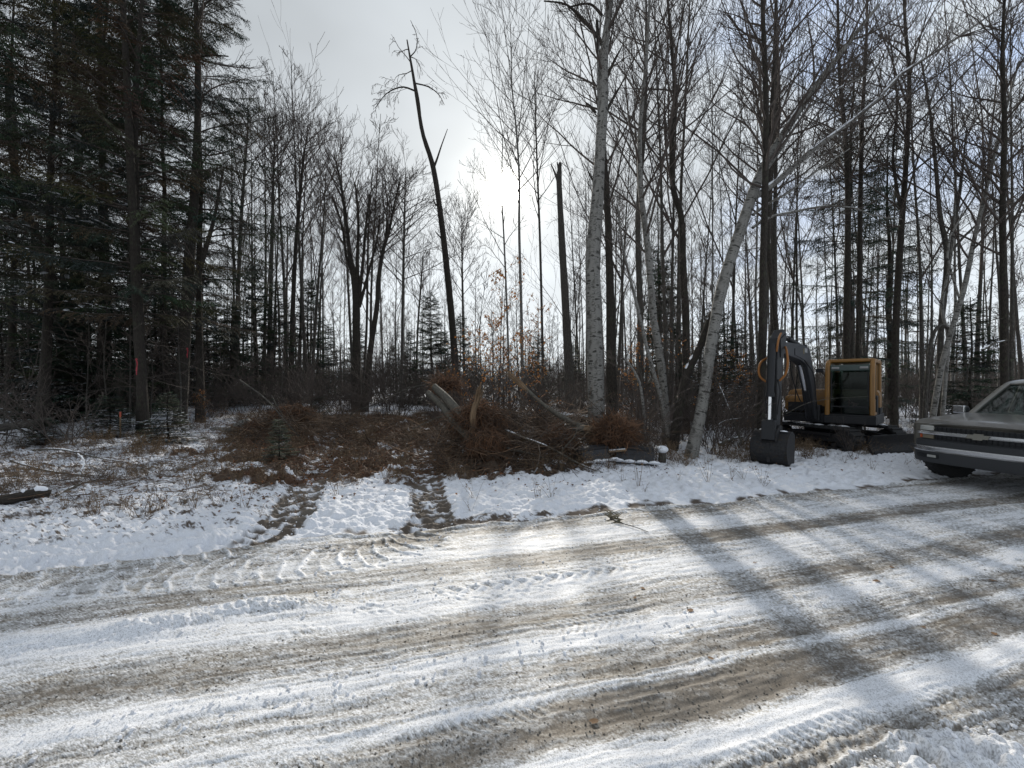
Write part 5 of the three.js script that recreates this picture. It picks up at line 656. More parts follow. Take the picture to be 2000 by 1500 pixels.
{
  const O = V(8.66, 0, -11.3); O.y = soil(O.x, O.z) + 0.04;
  const ex = thing('mini_excavator', 'yellow and black mini excavator parked at the wood edge, bucket resting on the snow', 'excavator', [O.x, O.y, O.z]);
  const A = -0.806, B = 0.3; // the house is slewed away from the tracks
  const up = (name, g, m, parent = ex) => { const q = mesh(name, g, m, parent); if (parent === ex) q.rotation.y = A; return q; };
  const lo = (name, g, m, parent = ex) => { const q = mesh(name, g, m, parent); if (parent === ex) q.rotation.y = B; return q; };
  // undercarriage
  for (const s of [-1, 1]) {
    const H = 0.27, L = 0.86, x = s * 0.74, cy = 0.3, loop = [], n = 44, per = 4 * L + 2 * Math.PI * H;
    const pt = (t) => { let q = ((t % 1) + 1) % 1 * per; if (q < 2 * L) return [L - q, cy + H, 0]; q -= 2 * L; if (q < Math.PI * H) { const a = Math.PI / 2 + q / H; return [-L + Math.cos(a) * H, cy + Math.sin(a) * H, q / H]; } q -= Math.PI * H; if (q < 2 * L) return [-L + q, cy - H, Math.PI]; q -= 2 * L; const a = -Math.PI / 2 + q / H; return [L + Math.cos(a) * H, cy + Math.sin(a) * H, Math.PI + q / H]; };
    const belt = []; for (let k = 0; k < 72; k++) { const [z, y] = pt(k / 72); belt.push([z, y]); }
    const outer = new THREE.Shape(belt.map(([z, y]) => new THREE.Vector2(z, y))), hole = new THREE.Path(belt.map(([z, y]) => new THREE.Vector2(z * 0.965, cy + (y - cy) * 0.86))); outer.holes.push(hole);
    const bg = new THREE.ExtrudeGeometry(outer, { depth: 0.36, bevelEnabled: true, bevelSize: 0.008, bevelThickness: 0.008, bevelSegments: 1 }); bg.rotateY(-Math.PI / 2); bg.translate(x + 0.18, 0, 0);
    const track = lo('crawler_track', bg, M.rubber);
    const pad = new RoundedBoxGeometry(0.38, 0.035, 0.06, 1, 0.008); for (let k = 0; k < n; k++) { const [z, y, a] = pt((k + 0.5) / n); const p = mesh('track_pad', pad, M.rubber, track); p.position.set(x, y + Math.cos(a) * 0.018, z - Math.sin(a) * 0.018); p.rotation.x = -a; }
    lo('track_frame', join(box(0.2, 0.2, 1.5, x, cy, 0), box(0.3, 0.08, 1.1, x, cy + 0.08, 0)), M.steel);
    for (const z of [-L, L]) { const w = new THREE.CylinderGeometry(H * 0.8, H * 0.8, 0.24, 22).rotateZ(Math.PI / 2); w.translate(x, cy, z); const wheel = lo(z > 0 ? 'idler' : 'sprocket', w, M.steel); mesh('hub', new THREE.CylinderGeometry(0.09, 0.09, 0.3, 14).rotateZ(Math.PI / 2).translate(x, cy, z), M.black, wheel); }
    for (let k = -2; k <= 2; k++) lo('roller', new THREE.CylinderGeometry(0.075, 0.075, 0.28, 14).rotateZ(Math.PI / 2).translate(x, 0.12, k * 0.32), M.steel);
    const S = new Geo(), R = rngOf(80 + s); for (let k = 0; k < 7; k++) pillow(S, R, V(x + (R() - 0.5) * 0.2, cy + H + 0.035, -0.75 + k * 0.24), V(0, 0, 1), 0.11 + 0.1 * R(), 0.09, 0.03); lo('snow', S.geometry(), M.snow).userData.kind = 'stuff';
  }
  lo('undercarriage', join(box(1.2, 0.24, 0.7, 0, 0.44, 0), box(0.5, 0.12, 1.0, 0, 0.5, 0)), M.black);
  { const prof = []; for (let k = 0; k <= 8; k++) { const t = k / 8; prof.push([1.62 - 0.1 * Math.sin(t * Math.PI), 0.06 + 0.42 * t]); } for (let k = 8; k >= 0; k--) { const t = k / 8; prof.push([1.575 - 0.1 * Math.sin(t * Math.PI), 0.06 + 0.42 * t]); }
    const blade = lo('dozer_blade', sideShape(prof, 2.05, 0, 0.006), M.steel); mesh('cutting_edge', box(2.06, 0.1, 0.025, 0, 0.07, 1.635, 0.006), M.steel, blade); for (const x of [-0.5, 0, 0.5]) mesh('blade_rib', box(0.03, 0.36, 0.08, x, 0.27, 1.47, 0.008), M.steel, blade); }
  for (const s of [-1, 1]) lo('blade_arm', sideShape([[0.3, 0.34], [0.3, 0.46], [1.5, 0.34], [1.5, 0.2]], 0.1, s * 0.34), M.steel);
  // house
  up('turntable', new THREE.CylinderGeometry(0.46, 0.5, 0.14, 32).translate(0, 0.61, 0), M.black);
  const plan = new THREE.Shape(); plan.moveTo(-0.95, 0.72); plan.lineTo(0.95, 0.95); plan.lineTo(0.98, -0.4); plan.absarc(0, -0.42, 0.98, 0, -Math.PI, true); plan.lineTo(-0.95, 0.72);
  { const g = new THREE.ExtrudeGeometry(plan, { depth: 0.2, bevelEnabled: true, bevelSize: 0.02, bevelThickness: 0.02, bevelSegments: 2, curveSegments: 24 }); g.rotateX(-Math.PI / 2); g.scale(1, 1, -1); g.index; const q = g.toNonIndexed ? g : g; flip(q); q.translate(0, 0.68, 0); up('slewing_frame', q, M.black); }
  // engine hood and counterweight round the back, rounded on top
  { const sec = (s, y) => { const out = [], n = 28; for (let k = 0; k <= n; k++) { const a = Math.PI * (k / n); out.push(V(-Math.cos(a) * 0.98 * s, y, -0.3 - Math.sin(a) * 0.98 * s)); } out.push(V(0.98 * s, y, 0.15 * s), V(-0.98 * s, y, 0.35 * s)); return out; };
    up('counterweight', loftRings([sec(0.99, 0.9), sec(1, 0.95), sec(1, 1.06)], true, true), M.black); up('engine_hood', loftRings([sec(0.985, 1.063), sec(0.985, 1.34), sec(0.965, 1.43), sec(0.92, 1.49), sec(0.82, 1.515)], true, true), M.yellow); }
  { const side = up('side_cover', box(0.62, 0.44, 0.9, -0.66, 1.14, 0.28, 0.11), M.yellow); mesh('vent_panel', box(0.42, 0.24, 0.02, -0.66, 1.06, 0.73, 0.008), M.black, side); }
  up('boom_bracket', join(box(0.34, 0.42, 0.34, -0.3, 0.9, 0.72, 0.04), box(0.18, 0.2, 0.3, -0.3, 0.86, 0.95, 0.04)), M.black);
  // cab
  const cx = 0.45, cw = 0.98, z0 = -0.62, z1 = 0.88, y0 = 0.86, y1 = 2.26;
  const cabFloor = up('cab_floor', box(cw, 0.1, z1 - z0, cx, y0 - 0.02, (z0 + z1) / 2, 0.02), M.black);
  const xl = cx - cw / 2, xr = cx + cw / 2;
  const pillarTube = (pts, w) => { const c = new THREE.CatmullRomCurve3(pts, false, 'catmullrom', 0.3), n = 26, G = [], sh = new THREE.Shape(); const r = w * 0.3, h = w / 2; sh.moveTo(-h + r, -h); sh.lineTo(h - r, -h); sh.quadraticCurveTo(h, -h, h, -h + r); sh.lineTo(h, h - r); sh.quadraticCurveTo(h, h, h - r, h); sh.lineTo(-h + r, h); sh.quadraticCurveTo(-h, h, -h, h - r); sh.lineTo(-h, -h + r); sh.quadraticCurveTo(-h, -h, -h + r, -h); return new THREE.ExtrudeGeometry(sh, { steps: n, extrudePath: c, curveSegments: 4 }); };
  for (const x of [xl + 0.05, xr - 0.05]) { // each side hoop: front pillar, roof rail, rear pillar
    up('cab_pillar', pillarTube([V(x, y0, z1 - 0.05), V(x, 1.4, z1 - 0.055), V(x, 1.9, z1 - 0.09), V(x, y1 - 0.16, z1 - 0.13), V(x, y1 - 0.06, z1 - 0.2), V(x, y1 - 0.03, z1 - 0.34), V(x, y1 - 0.03, 0.1), V(x, y1 - 0.03, z0 + 0.2)], 0.1), M.yellow);
    up('rear_pillar', box(0.1, y1 - y0, 0.12, x, (y0 + y1) / 2, z0 + 0.1, 0.03), M.yellow); up('sill', box(0.08, 0.1, z1 - z0, x, y0 + 0.05, (z0 + z1) / 2, 0.02), M.yellow);
  }
  up('cab_roof', box(cw - 0.06, 0.09, z1 - z0 - 0.28, cx, y1 - 0.015, (z0 + z1) / 2 - 0.08, 0.035), M.yellow);
  up('roof_header', box(cw - 0.2, 0.15, 0.05, cx, y1 - 0.2, z1 - 0.11, 0.02), new THREE.MeshStandardMaterial({ color: rgb(0.05, 0.075, 0.07), roughness: 0.4 }));
  for (const x of [cx - 0.28, cx + 0.28]) up('work_light', box(0.16, 0.055, 0.04, x, y1 - 0.2, z1 - 0.07, 0.015), M.grey);
  const wind = up('windshield', box(cw - 0.22, 0.84, 0.008, cx, y1 - 0.73, z1 - 0.085, 0.003), M.cabGlass); mesh('window_frame', join(box(0.035, 0.86, 0.03, xl + 0.125, y1 - 0.73, z1 - 0.09, 0.008), box(0.035, 0.86, 0.03, xr - 0.125, y1 - 0.73, z1 - 0.09, 0.008), box(cw - 0.23, 0.04, 0.03, cx, y1 - 1.17, z1 - 0.07, 0.008)), M.black, wind);
  up('lower_window', box(cw - 0.22, 0.3, 0.008, cx, y0 + 0.22, z1 - 0.06, 0.003), M.cabGlass);
  up('front_bulkhead', box(cw - 0.16, 0.26, 0.03, cx, y0 + 0.18, z1 - 0.14, 0.01), M.black);
  up('side_window', box(0.008, 1.02, 1.12, xr - 0.05, 1.63, (z0 + z1) / 2 - 0.03, 0.003), M.cabGlass); up('side_window', box(0.008, 0.9, 1.12, xl + 0.05, 1.68, (z0 + z1) / 2 - 0.03, 0.003), M.cabGlass);
  up('door', join(box(0.03, 0.34, 1.1, xr - 0.05, y0 + 0.25, 0.12, 0.01), box(0.035, 1.2, 0.05, xr - 0.05, 1.55, 0.1, 0.01)), M.yellow);
  up('rear_window', box(cw - 0.22, 0.7, 0.008, cx, 1.74, z0 + 0.08, 0.003), M.cabGlass); up('rear_panel', box(cw - 0.16, 0.5, 0.05, cx, 1.13, z0 + 0.1, 0.02), M.black);
  { const seat = up('seat', join(box(0.48, 0.14, 0.48, cx + 0.12, 1.22, 0.0, 0.06), box(0.48, 0.62, 0.14, cx + 0.12, 1.55, -0.24, 0.06)), M.black); mesh('headrest', box(0.26, 0.18, 0.1, cx + 0.12, 1.9, -0.25, 0.04), M.black, seat); up('console', join(box(0.14, 0.5, 0.5, cx - 0.26, 1.14, 0.1, 0.04), box(0.14, 0.5, 0.5, cx + 0.42, 1.12, 0.1, 0.03)), M.black); for (const x of [cx - 0.24, cx + 0.38]) up('control_lever', rod(V(x, 1.35, 0.25), V(x + 0.02, 1.62, 0.3), 0.014), M.black); }
  up('house_skirt', join(box(1.0, 0.18, 0.06, cx, 0.76, 0.92, 0.02), box(0.06, 0.2, 1.4, 0.95, 0.76, 0.15, 0.02)), M.black);
  for (const s of [[-0.05, 0.95]]) { const m = up('mirror', box(0.16, 0.1, 0.04, -0.12, 2.0, 1.0, 0.02), M.black); mesh('mirror_arm', rod(V(-0.03, 1.86, 0.82), V(-0.1, 1.98, 0.99), 0.01), M.black, m); }
  // boom, arm and bucket in the plane x = bx
  const bx = -0.3, boomP = [[0.82, 0.8], [1.05, 0.78], [1.5, 1.55], [1.98, 2.12], [2.6, 2.22], [4.02, 2.3], [4.12, 2.42], [4.0, 2.52], [2.5, 2.56], [1.75, 2.52], [1.25, 1.9], [0.85, 1.05]];
  const boom = up('boom', sideShape(boomP, 0.22, bx, 0.015), M.greyPaint);
  mesh('boom_plate', sideShape([[1.9, 2.16], [2.6, 2.25], [3.2, 2.3], [3.2, 2.44], [2.5, 2.53], [1.84, 2.46]], 0.012, bx + 0.118, 0.003), M.greyPaint, boom); mesh('boom_decal', box(0.003, 0.1, 0.26, bx + 0.127, 2.45, 2.2, 0.001), M.grey, boom); mesh('boom_decal', box(0.003, 0.13, 0.09, bx + 0.127, 2.42, 2.42, 0.001), new THREE.MeshStandardMaterial({ color: rgb(0.16, 0.13, 0.07), roughness: 0.7 }), boom);
  { const c = up('boom_cylinder', rod(V(bx + 0.02, 0.78, 1.08), V(bx + 0.02, 1.5, 1.72), 0.062), M.black); mesh('piston_rod', rod(V(bx + 0.02, 1.5, 1.72), V(bx + 0.02, 2.12, 2.28), 0.034), M.chrome, c); }
  { const c = up('arm_cylinder', rod(V(bx, 2.54, 2.0), V(bx, 2.66, 3.3), 0.06), M.black); mesh('piston_rod', rod(V(bx, 2.66, 3.3), V(bx, 2.72, 3.92), 0.034), M.chrome, c); mesh('bracket', box(0.2, 0.14, 0.16, bx, 2.54, 1.97, 0.03), M.black, c); }
  const arm = up('arm', sideShape([[3.82, 2.74], [3.97, 2.78], [4.32, 2.58], [4.44, 2.1], [4.48, 0.8], [4.42, 0.68], [4.32, 0.7], [4.24, 0.86], [4.08, 2.0], [3.92, 2.4]], 0.18, bx, 0.014), M.black);
  for (const s of [-1, 1]) mesh('arm_plate', sideShape([[3.84, 2.72], [4.3, 2.56], [4.26, 2.2], [4.0, 2.3]], 0.02, bx + s * 0.103, 0.004), M.black, arm);
  { const c = up('bucket_cylinder', rod(V(bx, 2.46, 4.48), V(bx, 1.42, 4.62), 0.072), M.black); mesh('piston_rod', rod(V(bx, 1.42, 4.62), V(bx, 0.92, 4.66), 0.036), M.chrome, c); mesh('collar', rod(V(bx, 1.48, 4.61), V(bx, 1.4, 4.62), 0.082), M.black, c); }
  up('bucket_link', join(sideShape([[4.61, 0.96], [4.71, 0.94], [4.72, 0.84], [4.48, 0.66], [4.4, 0.74]], 0.1, bx), sideShape([[4.62, 0.94], [4.72, 0.92], [4.76, 0.58], [4.68, 0.56]], 0.24, bx)), M.black);
  for (const [pts, r] of [[[V(bx + 0.13, 2.42, 4.02), V(bx + 0.22, 2.28, 4.3), V(bx + 0.26, 2.05, 4.42), V(bx + 0.22, 1.85, 4.42), V(bx + 0.12, 1.72, 4.42)], 0.021], [[V(bx - 0.12, 2.2, 4.3), V(bx - 0.2, 2.1, 4.46), V(bx - 0.23, 1.95, 4.5), V(bx - 0.2, 1.8, 4.5), V(bx - 0.1, 1.7, 4.48)], 0.022], [[V(bx + 0.07, 2.7, 4.1), V(bx + 0.1, 2.6, 4.36), V(bx + 0.1, 2.45, 4.47), V(bx + 0.08, 2.3, 4.47)], 0.02]]) up('hydraulic_hose', hoseGeo(pts, r), M.hose);
  for (const s of [0.1, 0.05, -0.08]) up('hydraulic_hose', hoseGeo([V(bx + s, 1.75, 4.46), V(bx + s * 1.5, 1.5, 4.5), V(bx + s * 1.2, 1.25, 4.52), V(bx + s, 1.05, 4.48)], 0.011), M.rubber);
  for (const s of [0.12, 0.04, -0.1]) up('hydraulic_hose', hoseGeo([V(bx + s, 1.0, 0.95), V(bx + s * 1.6, 1.3, 1.5), V(bx + s * 2, 1.9, 2.05), V(bx + s * 1.3, 2.2, 2.5)], 0.013), M.rubber);
  up('hydraulic_hose', hoseGeo([V(bx - 0.15, 1.0, 0.9), V(bx - 0.3, 0.9, 1.1), V(bx - 0.28, 1.4, 1.3), V(bx - 0.14, 1.9, 1.75)], 0.013), M.rubber);
  { // bucket: curved shell with side cheeks and teeth, mouth towards the machine, lip on the snow
    const shell = [], N = 14, bcx = 4.36, bcy = 0.35, W = 0.6; for (let k = 0; k <= N; k++) { const a = lerp(1.75, -1.6, k / N); shell.push([bcx + Math.cos(a) * 0.36 * (1 + 0.1 * Math.cos(a)), bcy + Math.sin(a) * 0.36]); } const inner = shell.map(([z, y]) => [bcx + (z - bcx) * 0.93, bcy + (y - bcy) * 0.93]).reverse();
    const bk = up('bucket', sideShape([...shell, ...inner], W, bx, 0.004), M.steel); for (const s of [-1, 1]) mesh('side_cheek', sideShape([...shell, [4.2, 0.04], [4.14, 0.62]], 0.022, bx + s * (W / 2 + 0.012), 0.004), M.steel, bk);
    for (let k = 0; k < 5; k++) { const g = new THREE.ConeGeometry(0.04, 0.16, 4); g.rotateX(-Math.PI / 2); g.scale(1, 0.5, 1); g.translate(bx - W / 2 + 0.06 + k * 0.12, 0.03, 4.22); mesh('tooth', g, M.steel, bk); }
    for (const y of [0.2, 0.42, 0.6]) mesh('wear_strap', box(0.06, 0.16, 0.02, bx, y, 4.36 + 0.385 * Math.cos(Math.asin((y - 0.35) / 0.37)) * 1.03, 0.006), M.steel, bk);
    for (const s of [-1, 1]) mesh('ear', sideShape([[4.26, 0.6], [4.32, 0.8], [4.46, 0.84], [4.72, 0.72], [4.74, 0.54], [4.6, 0.52]], 0.03, bx + s * 0.13, 0.005), M.steel, bk);
    const S = new Geo(), R = rngOf(8); for (let k = 0; k < 5; k++) pillow(S, R, V(bx - 0.2 + 0.1 * k, 0.72, 4.34 + 0.03 * k), V(1, 0, 0), 0.07, 0.05, 0.02); mesh('snow', S.geometry(), M.snow, bk).userData.kind = 'stuff'; }
  // two more buckets of it lie in the snow by the pile
  for (const [px, py, d, w, turn, tilt, label] of [[1168, 903, 8.0, 0.52, 0.25, 0.5, 'dark steel bucket lying on its back under the east root mass, snow against it'], [1240, 899, 8.05, 0.66, -0.15, 0.45, 'larger dark steel bucket beside it, next to the snow-capped stub']]) {
    const p = onGround(X(px, d), -d), t = thing('spare_bucket', label, 'bucket', [p[0], p[1] + 0.02, p[2]], turn), q = [[0, 0], [0.02, 0.3], [-0.12, 0.4], [-0.4, 0.36], [-0.52, 0.12], [-0.5, 0.0]], inn = [[-0.47, 0.03], [-0.49, 0.12], [-0.38, 0.335], [-0.13, 0.37], [-0.01, 0.28], [-0.03, 0.03]];
    mesh('shell', sideShape([...q, ...inn], w, 0, 0.004), M.greyPaint, t); for (const s of [-1, 1]) mesh('side_cheek', sideShape(q, 0.02, s * (w / 2 + 0.011), 0.004), M.greyPaint, t); mesh('lip', box(w + 0.04, 0.05, 0.03, 0, 0.3, 0.03, 0.008), M.steel, t);
    t.rotation.set(-tilt * 0.8, turn, 0.06 * Math.sign(turn), 'YXZ');
    const S = new Geo(), R = rngOf(px); for (let k = 0; k < 4; k++) pillow(S, R, V(-w / 2 + w * k / 3, 0.02, 0.12 + 0.06 * R()), V(1, 0, 0), 0.13, 0.08, 0.05); mesh('snow', S.geometry(), M.snow, t).userData.kind = 'stuff';
  }
  { const p = at(1206, 880, 8.1), t = thing('wood_board', 'short pale board laid across between the two steel buckets', 'board', [p.x, p.y, p.z], -0.2); mesh('board', box(0.34, 0.035, 0.1, 0, 0, 0, 0.006).rotateZ(0.12), M.wood, t); mesh('snow', box(0.3, 0.014, 0.08, 0, 0.022, 0, 0.006).rotateZ(0.12), M.snow, t); }
}
function flip(g) { const i = g.index; if (i) { const a = i.array; for (let k = 0; k < a.length; k += 3) { const t = a[k]; a[k] = a[k + 1]; a[k + 1] = t; } } else for (const n of Object.keys(g.attributes)) { const at = g.attributes[n], s = at.itemSize, a = at.array; for (let k = 0; k < at.count; k += 3) for (let c = 0; c < s; c++) { const t = a[k * s + c]; a[k * s + c] = a[(k + 1) * s + c]; a[(k + 1) * s + c] = t; } } g.computeVertexNormals(); }
function loftRings(rings, closed, caps, crease = 0.7) { // a skin over rings of equal count
  const p = [], uv = [], idx = [], n = rings[0].length; rings.forEach((r, j) => r.forEach((v, k) => { p.push(v.x, v.y, v.z); uv.push(k / n * 2, j / rings.length); }));
  const m = closed ? n : n - 1; for (let j = 0; j < rings.length - 1; j++) for (let k = 0; k < m; k++) { const a = j * n + k, b = j * n + (k + 1) % n; idx.push(a, b, a + n, b, b + n, a + n); }
  if (caps) for (const j of [0, rings.length - 1]) { const c = p.length / 3, s = V(); rings[j].forEach((v) => s.add(v)); s.divideScalar(n); p.push(s.x, s.y, s.z); uv.push(0.5, 0.5); for (let k = 0; k < m; k++) { const a = j * n + k, b = j * n + (k + 1) % n; if (j) idx.push(a, b, c); else idx.push(b, a, c); } }
  const g = new THREE.BufferGeometry(); g.setAttribute('position', new THREE.Float32BufferAttribute(p, 3)); g.setAttribute('uv', new THREE.Float32BufferAttribute(uv, 2)); g.setIndex(idx); return toCreasedNormals(g, crease);
}

// ------------------------------------------------------------------ the pickup at the road side
{
  const px = 7.34, pz = -6.58, T = Math.atan2(-0.96, 0.28), gy = heightAt(px + 1.5, pz - 0.3) - 0.01;
  const truck = thing('pickup_truck', 'pewter pickup truck parked on the snowy road edge, facing the excavator', 'pickup truck', [px, gy, pz], T);
  const add = (n, g, m, p = truck) => mesh(n, g, m, p);
  M.paint = new THREE.MeshPhysicalMaterial({ color: rgb(0.15, 0.14, 0.122), roughness: 0.34, metalness: 0.55, clearcoat: 0.7, clearcoatRoughness: 0.14 });
  M.trim = new THREE.MeshStandardMaterial({ color: rgb(0.03, 0.032, 0.036), roughness: 0.7 });
  M.lens = new THREE.MeshPhysicalMaterial({ color: rgb(0.85, 0.85, 0.82), roughness: 0.15, transmission: 0.6, thickness: 0, ior: 1.45 });
  M.amber = new THREE.MeshPhysicalMaterial({ color: rgb(0.55, 0.1, 0.03), roughness: 0.25, clearcoat: 0.6 });
  M.bumper = new THREE.MeshStandardMaterial({ color: rgb(0.55, 0.55, 0.56), roughness: 0.24, metalness: 0.9 });
  M.shield = new THREE.MeshPhysicalMaterial({ color: rgb(0.34, 0.43, 0.41), roughness: 0.04, transmission: 1, thickness: 0, ior: 1.5 });
  const HW = 0.96, bow = (x) => -0.035 * x * x - 0.2 * Math.pow(Math.abs(x) / HW, 6);      // the nose is bowed in plan and wraps round at the corners
  const band = (x0, x1, prof, n = 26, crease = 0.5) => { const rings = []; for (let k = 0; k <= n; k++) { const x = lerp(x0, x1, k / n), b = bow(x); rings.push(prof.map(([z, y]) => V(x, y, z + b))); } return loftRings(rings.reverse(), true, true, crease); };
  // sides with wheel arches, as one shell of profile (z, y)
  const arch = (c, r, n = 12) => Array.from({ length: n + 1 }, (_, k) => { const a = Math.PI * (k / n); return [c + Math.cos(a) * r, 0.46 + Math.sin(a) * r * 0.98]; });
  const prof = [[-0.2, 0.48], [-0.2, 0.98], [-0.3, 1.03], [-1.3, 1.1], [-1.5, 1.12], [-5.25, 1.12], [-5.3, 0.5], ...arch(-4.4, 0.47).reverse().map((p) => p), [-3.8, 0.44], [-1.6, 0.44], ...arch(-0.92, 0.47).reverse()].map(([z, y]) => [z, y]);
  add('body', sideShape(prof, 2 * HW, 0, 0.05), M.paint);
  // hood with a raised middle and a rounded leading edge
  { const rings = []; for (let k = 0; k <= 10; k++) { const t = k / 10, z = lerp(-0.05, -1.42, t), y = 0.985 + 0.055 * Math.pow(Math.min(1, t * 6), 0.5) + 0.085 * t; const row = []; for (let q = 0; q <= 24; q++) { const x = lerp(-0.9, 0.9, q / 24), e = Math.abs(x) / 0.9; row.push(V(x, y + 0.035 * (1 - e * e) + 0.012 * sst(0.75, 0.6, e) - 0.05 * Math.pow(e, 10), z + bow(x) * (1 - t * 0.9))); } rings.push(row); }
    const low = rings.map((r) => r.map((v) => v.clone().setY(v.y - 0.06))); const all = rings.map((r, k) => [...r, ...low[k].reverse()]); add('hood', loftRings(all, true, true, 0.6), M.paint); }
  add('cowl', box(1.6, 0.05, 0.16, 0, 1.1, -1.47, 0.02), M.trim);
  // nose
  const grille = add('grille', band(-0.6, 0.6, [[-0.06, 0.66], [-0.06, 0.975], [-0.16, 0.985], [-0.16, 0.66]]), M.trim);
  for (const y of [0.94, 0.915, 0.78, 0.755, 0.73]) add('grille_slat', band(-0.59, 0.59, [[-0.045, y], [-0.045, y + 0.008], [-0.07, y + 0.008], [-0.07, y]], 14), M.black, grille);
  for (let k = -9; k <= 9; k++) { const x = k * 0.062; if (Math.abs(x) < 0.56) add('grille_bar', box(0.006, 0.28, 0.02, x, 0.83, -0.05 + bow(x), 0.002), M.black, grille); }
  const bar = add('grille_crossbar', band(-0.9, 0.9, [[-0.0, 0.838], [0.014, 0.858], [0.0, 0.892], [-0.1, 0.898], [-0.1, 0.832]], 40), M.bumper);
  { const s = new THREE.Shape(); s.moveTo(-0.125, 0.028); s.lineTo(-0.058, 0.028); s.lineTo(-0.05, 0.046); s.lineTo(0.062, 0.046); s.lineTo(0.054, 0.028); s.lineTo(0.125, 0.028); s.lineTo(0.108, -0.028); s.lineTo(0.045, -0.028); s.lineTo(0.04, -0.046); s.lineTo(-0.07, -0.046); s.lineTo(-0.062, -0.028); s.lineTo(-0.142, -0.028); const g = new THREE.ExtrudeGeometry(s, { depth: 0.012, bevelEnabled: true, bevelSize: 0.004, bevelThickness: 0.004, bevelSegments: 2 }); g.translate(0, 0.865, 0.014); add('emblem', g, new THREE.MeshStandardMaterial({ color: rgb(0.24, 0.23, 0.2), roughness: 0.45, metalness: 0.6 }), bar); }
  for (const s of [-1, 1]) {
    const a = s < 0 ? -0.93 : 0.61, b = s < 0 ? -0.61 : 0.93;
    const lamp = add('headlight', band(a, b, [[-0.03, 0.905], [-0.035, 0.975], [-0.05, 0.985], [-0.06, 0.905]], 12), M.lens); add('reflector', band(a + 0.02, b - 0.02, [[-0.075, 0.91], [-0.08, 0.978], [-0.13, 0.978], [-0.13, 0.91]], 12), M.bumper, lamp);
    add('turn_lamp', band(s < 0 ? -0.93 : 0.8, s < 0 ? -0.8 : 0.93, [[-0.03, 0.765], [-0.03, 0.828], [-0.06, 0.83], [-0.06, 0.765]], 8), M.amber); add('marker_lamp', band(s < 0 ? -0.795 : 0.61, s < 0 ? -0.61 : 0.795, [[-0.034, 0.765], [-0.034, 0.828], [-0.06, 0.83], [-0.06, 0.765]], 8), new THREE.MeshStandardMaterial({ color: rgb(0.22, 0.19, 0.14), roughness: 0.35 }));
  }
  add('bumper_pad', band(-0.95, 0.95, [[0.02, 0.64], [0.02, 0.735], [-0.03, 0.755], [-0.15, 0.755], [-0.15, 0.64]], 44), M.trim);
  const bumper = add('front_bumper', band(-0.965, 0.965, [[0.03, 0.545], [0.055, 0.57], [0.055, 0.62], [0.04, 0.638], [-0.14, 0.638], [-0.14, 0.5], [0.01, 0.5]], 44), M.bumper);
  add('valance', band(-0.95, 0.95, [[0.015, 0.36], [0.03, 0.4], [0.035, 0.545], [-0.12, 0.545], [-0.12, 0.36]], 44), M.trim, bumper);
  for (const s of [-1, 1]) { const a = s < 0 ? -0.86 : 0.5, b = s < 0 ? -0.5 : 0.86; add('fog_slot', band(a, b, [[0.043, 0.44], [0.043, 0.51], [0.03, 0.51], [0.03, 0.44]], 10), M.black, bumper); add('fog_lamp', band(s < 0 ? -0.66 : 0.53, s < 0 ? -0.53 : 0.66, [[0.048, 0.455], [0.048, 0.495], [0.035, 0.495], [0.035, 0.455]], 6), M.lens, bumper); }
  // cab: floor to roof, real panes
  const sec = (z, y, w) => [z, y, w];
  const A = [[-1.5, 1.12, 0.84], [-2.25, 1.7, 0.68]], roofZ = [-2.25, -3.35];
  for (const s of [-1, 1]) {
    const P = (z, y, w) => V(s * w, y, z), G = new Geo();
    G.tube(curve([P(-1.48, 1.1, 0.86), P(-1.9, 1.42, 0.78), P(-2.22, 1.66, 0.7), P(-2.4, 1.72, 0.68), P(-3.0, 1.75, 0.67), P(-3.4, 1.72, 0.68), P(-3.6, 1.5, 0.74), P(-3.7, 1.1, 0.84)], 28), Array(29).fill(0.045), 8); G.build('roof_pillar', M.paint, truck);
    const B = new Geo(); B.tube([P(-2.7, 1.1, 0.86), P(-2.72, 1.72, 0.68)], [0.04, 0.035], 8); B.build('door_pillar', M.paint, truck);
    const w = new Geo(); w.quad(P(-1.75, 1.12, 0.87), P(-2.64, 1.12, 0.87), P(-2.66, 1.69, 0.7), P(-2.3, 1.66, 0.71)); w.build('door_glass', M.shield, truck); const w2 = new Geo(); w2.quad(P(-2.76, 1.12, 0.87), P(-3.6, 1.12, 0.87), P(-3.4, 1.66, 0.71), P(-2.76, 1.7, 0.7)); w2.build('door_glass', M.shield, truck);
    add('door_handle', box(0.03, 0.035, 0.2, s * 1.0, 0.98, -2.5, 0.012), M.trim); add('door_seam', box(0.006, 0.6, 0.012, s * 0.962, 0.8, -1.62, 0.002), M.trim);
    const mir = add('side_mirror', join(box(0.2, 0.17, 0.13, s * 1.1, 1.2, -1.78, 0.055)), M.trim); add('mirror_cap', box(0.19, 0.15, 0.05, s * 1.11, 1.215, -1.71, 0.024), M.bumper, mir); add('mirror_stalk', box(0.14, 0.06, 0.07, s * 0.95, 1.15, -1.8, 0.02), M.trim, mir);
